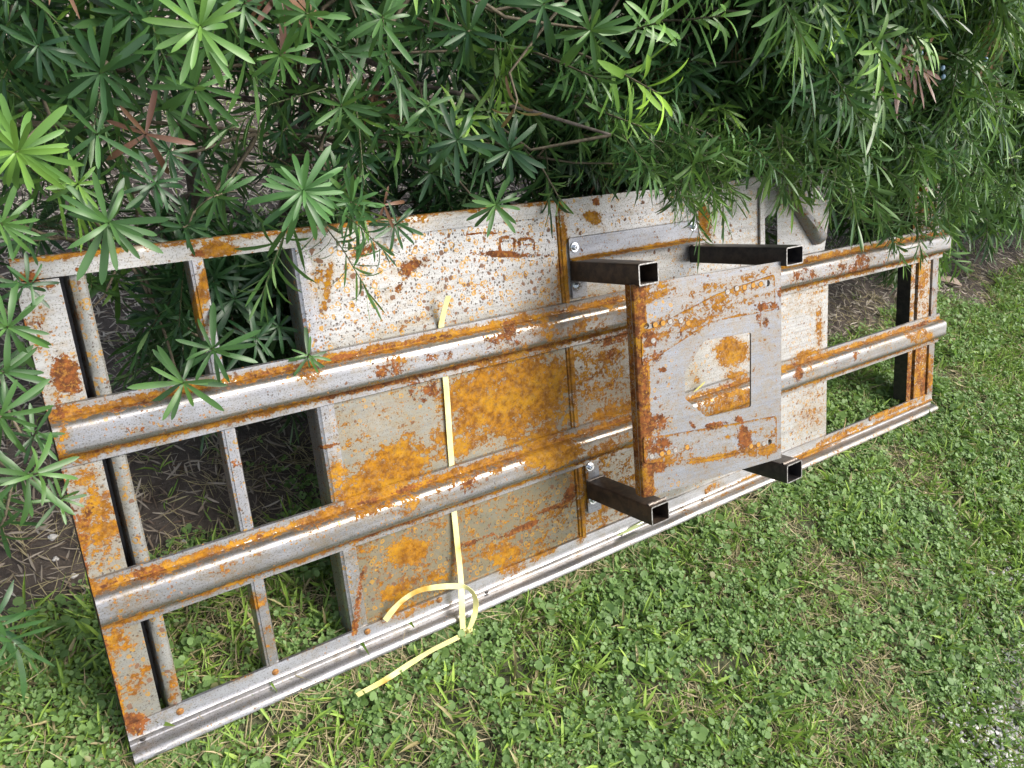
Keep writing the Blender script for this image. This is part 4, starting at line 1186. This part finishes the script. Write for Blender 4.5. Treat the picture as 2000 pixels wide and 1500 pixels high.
# dark band just behind and above the frame's top edge
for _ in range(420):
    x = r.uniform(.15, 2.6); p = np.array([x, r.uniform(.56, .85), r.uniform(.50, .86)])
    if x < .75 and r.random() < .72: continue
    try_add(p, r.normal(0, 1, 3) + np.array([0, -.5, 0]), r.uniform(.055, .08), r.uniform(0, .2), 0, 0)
# dark leaves seen through the upper openings
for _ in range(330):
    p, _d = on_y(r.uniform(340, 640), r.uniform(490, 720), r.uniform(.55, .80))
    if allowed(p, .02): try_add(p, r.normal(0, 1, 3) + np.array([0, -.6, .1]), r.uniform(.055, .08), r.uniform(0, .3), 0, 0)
# low foliage left of the frame
for _ in range(130):
    p = np.array([r.uniform(-.75, -.12), r.uniform(.20, .75), r.uniform(.08, .75)])
    try_add(p, np.array([r.normal(.3, .5), -1, r.normal(.1, .5)]), r.uniform(.055, .08), r.uniform(.0, .4), .05, 0)
for (x0, x1, y0, y1, N_) in ((1215, 1500, 255, 315, 30), (1270, 1350, 315, 340, 5), (1380, 1460, 290, 320, 5), (1500, 1660, 250, 295, 12), (1630, 1840, 275, 370, 24), (1720, 1860, 380, 440, 12), (1850, 1990, 310, 390, 20), (570, 660, 395, 420, 3)):
    for _ in range(N_):
        p, _d = on_y(r.uniform(x0, x1), r.uniform(y0, y1), r.uniform(.30, .37) if x0 > 1000 else r.uniform(.36, .41))
        p[1] += .0 if p[2] > .5 else .05
        msh[sid(p[0])].append((p, np.array([r.normal(.25, .4), -.8 + r.normal(0, .3), r.normal(-.35, .3)]), r.uniform(0, 6.28), r.uniform(.048, .070), r.uniform(.05, .5), max(0, r.normal(.08, .15)), 0))
for k in range(6):
    mw = WM[shrubs[k].name].copy()
    if msh[k]: mass(msh[k], 'foliage', M_fol, shrubs[k], mw)
    for (p, ax, *_r) in msh[k][::5]:
        if not limb_ends[k]: continue
        c_ = min(limb_ends[k][::3] or limb_ends[k], key=lambda q: np.linalg.norm(q - p))
        if np.linalg.norm(c_ - p) < .26: add_twig(k, [c_, (c_ + p) / 2 + rng.normal(0, .02, 3), p], .0036, .0018)
    # bare dead twigs inside
    rr = np.random.default_rng(70 + k)
    for _ in range(60):
        c_ = limb_ends[k][int(rr.integers(len(limb_ends[k])))]; d = rr.normal(0, 1, 3); d[1] = -abs(d[1]) * .6; d[2] *= .5; d /= np.linalg.norm(d)
        L_ = rr.uniform(.08, .26); pts = [c_]
        for q in range(5): d = d + rr.normal(0, .25, 3); d /= np.linalg.norm(d); pts.append(pts[-1] + d * L_ / 5)
        if all(allowed(p, .05) and p[1] > .42 for p in pts): add_twig(k, pts, .0028, .0010)
    if twig_V[k]:
        o = mesh_np('twigs', np.array(twig_V[k]) - np.array(mw.translation), twig_F[k], M_twig, True, shrubs[k], mw); o['kind'] = 'stuff'
print('leafcount', leafcount, 'mass', [len(msh[k]) for k in range(6)])
# berries
M_berry = mat_simple('blue_berry_skin', (.16, .26, .38), (.30, .42, .52), 120, .5)
bk, bf = [], []
for i_ in range(7):
    th_ = pi * i_ / 6
    for j in range(10): bk.append((.0055 * sin(th_) * cos(2 * pi * j / 10), .0055 * sin(th_) * sin(2 * pi * j / 10), .0062 * cos(th_)))
for i_ in range(6):
    for j in range(10): bf.append((i_ * 10 + j, (i_ + 1) * 10 + j, (i_ + 1) * 10 + (j + 1) % 10, i_ * 10 + (j + 1) % 10))
bme = bpy.data.meshes.new('berry'); bme.from_pydata(bk, [], bf); bme.update(); bme.shade_smooth(); bme.materials.append(M_berry)
for (x, y) in ((1798, 104), (1841, 133), (1925, 116), (1842, 150), (1795, 112)):
    P, _ = on_y(x, y, .335); o = bpy.data.objects.new('berry', bme); COL.objects.link(o); place(o, shrubs[4], Matrix.Translation(P))

# ============================================================ GROUND COVER
def blob_leaf(kind):
    """small weed leaf in the XY plane starting at the origin, facing +Z"""
    if kind == 0:   # round, notched
        a = np.linspace(.35, 2 * pi - .35, 8); V = [(.12, 0, 0)] + [(.5 - .5 * cos(q), .52 * sin(q), .07 * abs(sin(q))) for q in a]
    else:           # ovate with a point
        V = [(.45, 0, -.04), (0, 0, 0), (.18, .26, .05), (.48, .36, .06), (.80, .22, .02), (1.05, 0, -.06), (.80, -.22, .02), (.48, -.36, .06), (.18, -.26, .05)]
    V = np.array(V); n = len(V) - 1
    if kind == 0: Fc = [(0, k, k + 1) for k in range(1, n)]
    else: Fc = [(0, k, k % n + 1) for k in range(1, n + 1)]
    return V, np.array(Fc)


def scatter(tv, tf, P, R_, S, C, extra=None):
    """vectorised copies: P (N,3), R (N,3,3), S (N,), C (N,3)"""
    N, m = len(P), len(tv)
    V = np.einsum('nij,mj->nmi', R_, tv) * S[:, None, None] + P[:, None, :]
    Fc = (tf[None] + (np.arange(N) * m)[:, None, None]).reshape(-1, tf.shape[1])
    return V.reshape(-1, 3), Fc, np.repeat(C, m, axis=0)


def rot_batch(yaw, tilt, roll):
    cy, sy, ct, st_, cr, sr = np.cos(yaw), np.sin(yaw), np.cos(tilt), np.sin(tilt), np.cos(roll), np.sin(roll)
    Z0 = np.zeros_like(cy); O0 = np.ones_like(cy)
    Rz = np.stack([cy, -sy, Z0, sy, cy, Z0, Z0, Z0, O0], 1).reshape(-1, 3, 3)
    Ry = np.stack([ct, Z0, st_, Z0, O0, Z0, -st_, Z0, ct], 1).reshape(-1, 3, 3)
    Rx = np.stack([O0, Z0, Z0, Z0, cr, -sr, Z0, sr, cr], 1).reshape(-1, 3, 3)
    return Rz @ Ry @ Rx


def sample_xy(N, dens_fn, seed):
    """points on the ground spread so that density per picture area stays lively in the distance"""
    q = np.random.default_rng(seed); out = np.zeros((0, 2))
    while len(out) < N:
        x = q.uniform(-.9, 5.6, N * 2); y = q.uniform(-1.5, 4.0, N * 2)
        P = np.column_stack([x, y, np.zeros(len(x))]); a, b_, d_ = pix(P)
        ok = (d_ > .3) & (a > -160) & (a < 2160) & (b_ > -200) & (b_ < 1660)
        ok &= q.random(len(x)) < dens_fn(x, y) * np.clip(1.9 / np.maximum(d_, .1), 0, 1) ** .7
        out = np.concatenate([out, np.column_stack([x, y])[ok]])
    return out[:N]


def under_frame(x, y, z):   # is a ground point right under the frame's lower rail?
    return (x > -.02) & (x < 2.6) & (y > -.055) & (y < .045)


M_weed = mat_leaf('ground_weed_leaf', False, (.075, .165, .026), (.205, .350, .085), (.34, .48, .06), (.38, .30, .14), trans=.34, rough=.5, fine=400)
M_grass = mat_leaf('grass_blade', False, (.11, .22, .025), (.24, .36, .07), (.30, .42, .06), (.42, .34, .20), trans=.2, rough=.55, fine=300)
M_litter = mat_leaf('dry_leaf_litter', False, (.24, .19, .14), (.46, .41, .34), (.46, .42, .33), (.13, .085, .055), trans=.05, rough=.75, fine=300)


def lawn_density(x, y):
    b = bed(x, y)
    gaps = np.clip((vnoise(x, y, 5.0, 21) * .7 + vnoise(x, y, 13, 22) * .5 - .43) / .10, 0, 1)
    gaps = gaps * (1 - .75 * np.exp(-((x - 1.72 ) / .22) ** 2 - ((y + .90 - (x - 1.7) * .45) / .12) ** 2))  # weeds thinned to bare the pale chips that imitate a sunlit patch
    return np.clip((1 - b) * (.16 + .84 * gaps) + b * .045 * (vnoise(x, y, 4, 23) > .5) + .6 * np.exp(-((x - .52) / .09) ** 2 - ((y - .40) / .09) ** 2), 0, 1)


def weeds(kind, N, seed, smin, smax, name, label):
    q = np.random.default_rng(seed)
    c_ = sample_xy(N // 3, lawn_density, seed + 1)
    # each plant: three or four leaves round a crown
    K = 4; c4 = np.repeat(c_, K, 0); n = len(c4)
    yaw = np.repeat(q.uniform(0, 6.28, len(c_)), K) + np.tile(np.arange(K) * pi / 2, len(c_)) + q.normal(0, .35, n)
    hgt = np.repeat(q.uniform(.004, .030, len(c_)), K) + q.uniform(-.004, .006, n)
    S = np.repeat(q.uniform(smin, smax, len(c_)), K) * q.uniform(.7, 1.15, n)
    off = q.uniform(0, .004, n)
    x = c4[:, 0] + np.cos(yaw) * off; y = c4[:, 1] + np.sin(yaw) * off
    uf = under_frame(x, y, 0); hgt = np.where(uf, hgt * .25, hgt)
    P = np.column_stack([x, y, gz(x, y) + hgt])
    R_ = rot_batch(yaw, q.normal(-.20, .38, n), q.normal(0, .34, n))
    lush = vnoise(x, y, 2.3, 31)
    C = np.column_stack([np.clip(np.repeat(q.normal(.42, .24, len(c_)), K) + q.normal(0, .14, n) + .45 * (lush - .5) + .22 * np.clip((x - .7) / 1.2, 0, 1), 0, 1), np.clip(np.repeat(q.normal(.03, .12, len(c_)), K) + .35 * (vnoise(x, y, 3.3, 33) - .62), 0, 1) + (q.random(n) < .02) * .6, (q.random(n) < .015) * .9])  # leaf colour also lightened towards the right to imitate sunlight there
    tv, tf = blob_leaf(kind)
    V, Fc, Cc = scatter(tv, tf, P, R_, S, C)
    o = mesh_np(name, V, Fc, M_weed, True, None, lc=Cc); tag(o, label, 'weeds', kind='stuff')


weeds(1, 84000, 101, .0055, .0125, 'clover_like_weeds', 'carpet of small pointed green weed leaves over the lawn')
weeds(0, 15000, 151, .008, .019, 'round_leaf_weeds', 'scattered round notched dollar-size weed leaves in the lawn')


def blades(N, seed, dens, Lr, Wr, tiltm, mat, name, label, cat, col_fn, kind='grass', zoff=0.0, tuft=1, tufts=.02):
    q = np.random.default_rng(seed)
    c_ = sample_xy(max(1, N // tuft), dens, seed + 1)
    c4 = np.repeat(c_, tuft, 0); n = len(c4)
    x = c4[:, 0] + q.normal(0, tufts, n) * (tuft > 1); y = c4[:, 1] + q.normal(0, tufts, n) * (tuft > 1)
    L = q.uniform(*Lr, n); W = q.uniform(*Wr, n) / L
    tv, tf = leaf_template(1, 1, .55 if kind == 'grass' else .25, 3, .12, 0)
    bend = q.uniform(-.3, 1.6, n) if kind == 'grass' else q.uniform(-.6, .6, n)
    yaw = q.uniform(0, 6.28, n)
    if kind == 'grass': tilt = -np.abs(q.normal(tiltm, .35, n))
    else: tilt = q.normal(0, .16, n)
    tilt = np.where(under_frame(x, y, 0), tilt * .1, tilt)
    R_ = rot_batch(yaw, tilt, q.uniform(-.8, .8, n) if kind != 'grass' else q.normal(0, .4, n))
    loc = np.repeat(tv[None], n, 0).copy()
    loc[:, :, 1] *= W[:, None]; loc[:, :, 2] = loc[:, :, 2] * bend[:, None]
    if kind != 'grass': loc[:, :, 1] += (q.normal(0, .18, n)[:, None]) * loc[:, :, 0] ** 2
    V = np.einsum('nij,nmj->nmi', R_, loc) * L[:, None, None]
    P = np.column_stack([x, y, gz(x, y) + zoff + q.uniform(0, .012, n) * (kind != 'grass')])
    V = V + P[:, None, :]
    g0 = gz(V[:, :, 0], V[:, :, 1]); V[:, :, 2] = np.maximum(V[:, :, 2], g0 + .001)
    m = tv.shape[0]; Fc = (tf[None] + (np.arange(n) * m)[:, None, None]).reshape(-1, 4)
    C = col_fn(q, n, x, y)
    o = mesh_np(name, V.reshape(-1, 3), Fc, mat, True, None, lc=np.repeat(C, m, axis=0)); tag(o, label, cat, kind='stuff')
    return o


def gcol(q, n, x, y):
    dead = (q.random(n) < (.24 - .10 * np.clip(x / 2, 0, 1))) * q.uniform(.6, 1, n)
    return np.column_stack([np.clip(q.normal(.5, .25, n), 0, 1), np.clip(q.normal(.12, .18, n), 0, 1), dead])
def scol(q, n, x, y): return np.column_stack([np.clip(q.normal(.25, .2, n), 0, .55), np.zeros(n), np.ones(n) * .92])
def lcol(q, n, x, y):
    br = np.clip(.35 + .35 * (x > 2.2) + .6 * np.clip((y - .95) / .6, 0, 1) + q.normal(0, .25, n), 0, 1)
    return np.column_stack([br, np.clip(q.normal(.1, .25, n), 0, 1) * (y > 1), (q.random(n) < .38 - .22 * (y > 1.1)) * q.uniform(.4, 1, n)])
ldens = lambda x, y: np.clip((1 - bed(x, y)) * (.35 + .65 * (vnoise(x, y, 3.7, 41) > .42)) + .02, 0, 1)
blades(42000, 201, ldens, (.022, .062), (.0018, .0040), .62, M_grass, 'lawn_grass', 'short green lawn grass blades among the weeds', 'grass', gcol, tuft=7, tufts=.010)
blades(5200, 221, lambda x, y: np.clip((1 - bed(x, y)) * (vnoise(x, y, 2.1, 47) > .5), 0, 1), (.035, .085), (.0038, .0075), .70, M_grass, 'broad_grass_tufts', 'brighter tufts of broad bladed grass standing above the weeds', 'grass', lambda q, n, x, y: np.column_stack([np.clip(q.normal(.5, .2, n), 0, 1), np.clip(q.normal(.35, .2, n), 0, 1), (q.random(n) < .12) * .8]), tuft=6, tufts=.006)
blades(16000, 231, lambda x, y: np.clip((1 - bed(x, y)) * (vnoise(x, y, 6, 43) > .45) + .3 * bed(x, y) * (y < .6), 0, 1), (.03, .09), (.0010, .0024), .15, M_grass, 'dry_straw', 'dry straw blades lying between the weeds', 'straw', scol, kind='lit', zoff=.004, tuft=8, tufts=.022)
blades(46000, 261, lambda x, y: bed(x, y) * (.30 + .70 * np.clip((y - .42 + .5 * np.clip(x - 1.8, 0, 1)) / .25, 0, 1)), (.018, .060), (.0022, .0060), .1, M_litter, 'leaf_litter', 'grey-brown dry needle leaf litter under and beyond the hedge', 'litter', lcol, kind='lit')

# pale chips added in the lower right corner to stand for sunlight
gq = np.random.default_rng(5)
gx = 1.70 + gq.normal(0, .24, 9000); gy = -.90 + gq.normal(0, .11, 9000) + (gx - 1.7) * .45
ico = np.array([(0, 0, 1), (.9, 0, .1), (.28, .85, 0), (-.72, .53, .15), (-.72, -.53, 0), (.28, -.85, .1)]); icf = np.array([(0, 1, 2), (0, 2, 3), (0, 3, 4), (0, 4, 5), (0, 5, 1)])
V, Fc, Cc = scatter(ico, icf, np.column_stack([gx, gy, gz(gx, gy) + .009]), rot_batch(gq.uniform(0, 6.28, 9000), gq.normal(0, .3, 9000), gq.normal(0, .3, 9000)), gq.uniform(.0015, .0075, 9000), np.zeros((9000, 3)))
M_sun_patch = mat_simple('painted_sun_patch', (.30, .29, .28), (.58, .57, .55), 60, .8, 0, .3)
tag(mesh_np('sun_patch_chips', V, Fc, M_sun_patch, False, None), 'pale chips standing in for a patch of sunlight in the lower right corner', 'sun_patch_chips', kind='stuff')

# ============================================================ SMALL THINGS
M_stone = mat_simple('pale_pebble', (.45, .43, .40), (.65, .63, .60), 90, .8, 0, .5)
def pebble(x, y, r_, lab, seed):
    q = np.random.default_rng(seed); c_ = on_ground(x, y, .006); V, Fc = [], []
    for i_ in range(7):
        th_ = pi * i_ / 6
        for j in range(10):
            a = 2 * pi * j / 10; rr_ = r_ * (1 + .18 * sin(3 * a + seed) + .12 * sin(5 * th_ + 2 * a) + q.normal(0, .04))
            V.append((rr_ * sin(th_) * cos(a), rr_ * .8 * sin(th_) * sin(a), rr_ * .6 * cos(th_)))
    for i_ in range(6):
        for j in range(10): Fc.append((i_ * 10 + j, (i_ + 1) * 10 + j, (i_ + 1) * 10 + (j + 1) % 10, i_ * 10 + (j + 1) % 10))
    c_[2] = gz(c_[0:1], c_[1:2])[0] + r_ * .35
    o = mesh_np('pebble', V, Fc, M_stone, False, None, Matrix.Translation(c_)); tag(o, lab, 'pebble', 'pebbles on the bare soil at the left edge')
pebble(102, 1046, .0085, 'largest grey-white pebble on the bare soil left of the frame', 1)
pebble(143, 1118, .0065, 'bright white pebble close to the left post plate', 2)
pebble(107, 1086, .006, 'grey pebble just below the largest one on the soil', 3)
pebble(358, 1054, .006, 'small white pebble seen through the lower left opening', 4)

M_fallen = mat_leaf('fallen_leaf_green', True, (.20, .26, .10), (.34, .40, .20), (.5, .45, .1), (.35, .22, .12), trans=.15, rough=.5)
def fallen(pts_px, n, wdt, lab, colr, name='fallen_leaf'):
    a, b_ = wd(pp(*pts_px[0], n)), wd(pp(*pts_px[1], n)); d = b_ - a; L = np.linalg.norm(d)
    v, f_ = leaf_template(L, wdt, .15, 7, .3, .3)
    B = basis(d); up = Ln - d / L * (Ln @ (d / L)); up /= np.linalg.norm(up); B = np.stack([d / L, np.cross(up, d / L), up], 1)
    me_o = mesh_np(name, v, [tuple(map(int, q)) for q in f_], M_fallen, True, None, Matrix([[*B[i_], a[i_]] for i_ in range(3)] + [[0, 0, 0, 1]])); me_o.color = colr
    tag(me_o, lab, 'leaf')
fallen(((1206, 1046), (1275, 1012)), .010, .012, 'pale green fallen leaf lying on the bottom rail right of the seam', (.9, .15, 0, 1))
fallen(((1355, 765), (1380, 745)), .010, .006, 'tiny yellow fallen leaf on the lower rail inside the plate cut-out', (.8, .9, 0, 1))
fallen(((1645, 848), (1655, 815)), .010, .005, 'dark dry leaf stuck on the right part of the bottom rail', (.2, 0, 1, 1))
# wood chip right of the frame
c_ = on_ground(1850, 548, .02)
v, f_ = leaf_template(.16, .05, .2, 6, .35, .2)
o = mesh_np('bark_chip', np.concatenate([v, v - np.array([0, 0, .008])]), [tuple(map(int, q)) for q in f_] + [tuple(int(k) + len(v) for k in q[::-1]) for q in f_], mat_simple('dry_bark', (.30, .22, .16), (.42, .33, .26), 60, .8), True, None,
            Matrix.Translation((c_[0] - .06, c_[1] + .02, gz(c_[0:1], c_[1:2])[0] + .022)) @ Matrix.Rotation(-.35, 4, 'Z'))
tag(o, 'tan curved piece of dry bark on the litter beyond the right post', 'bark')
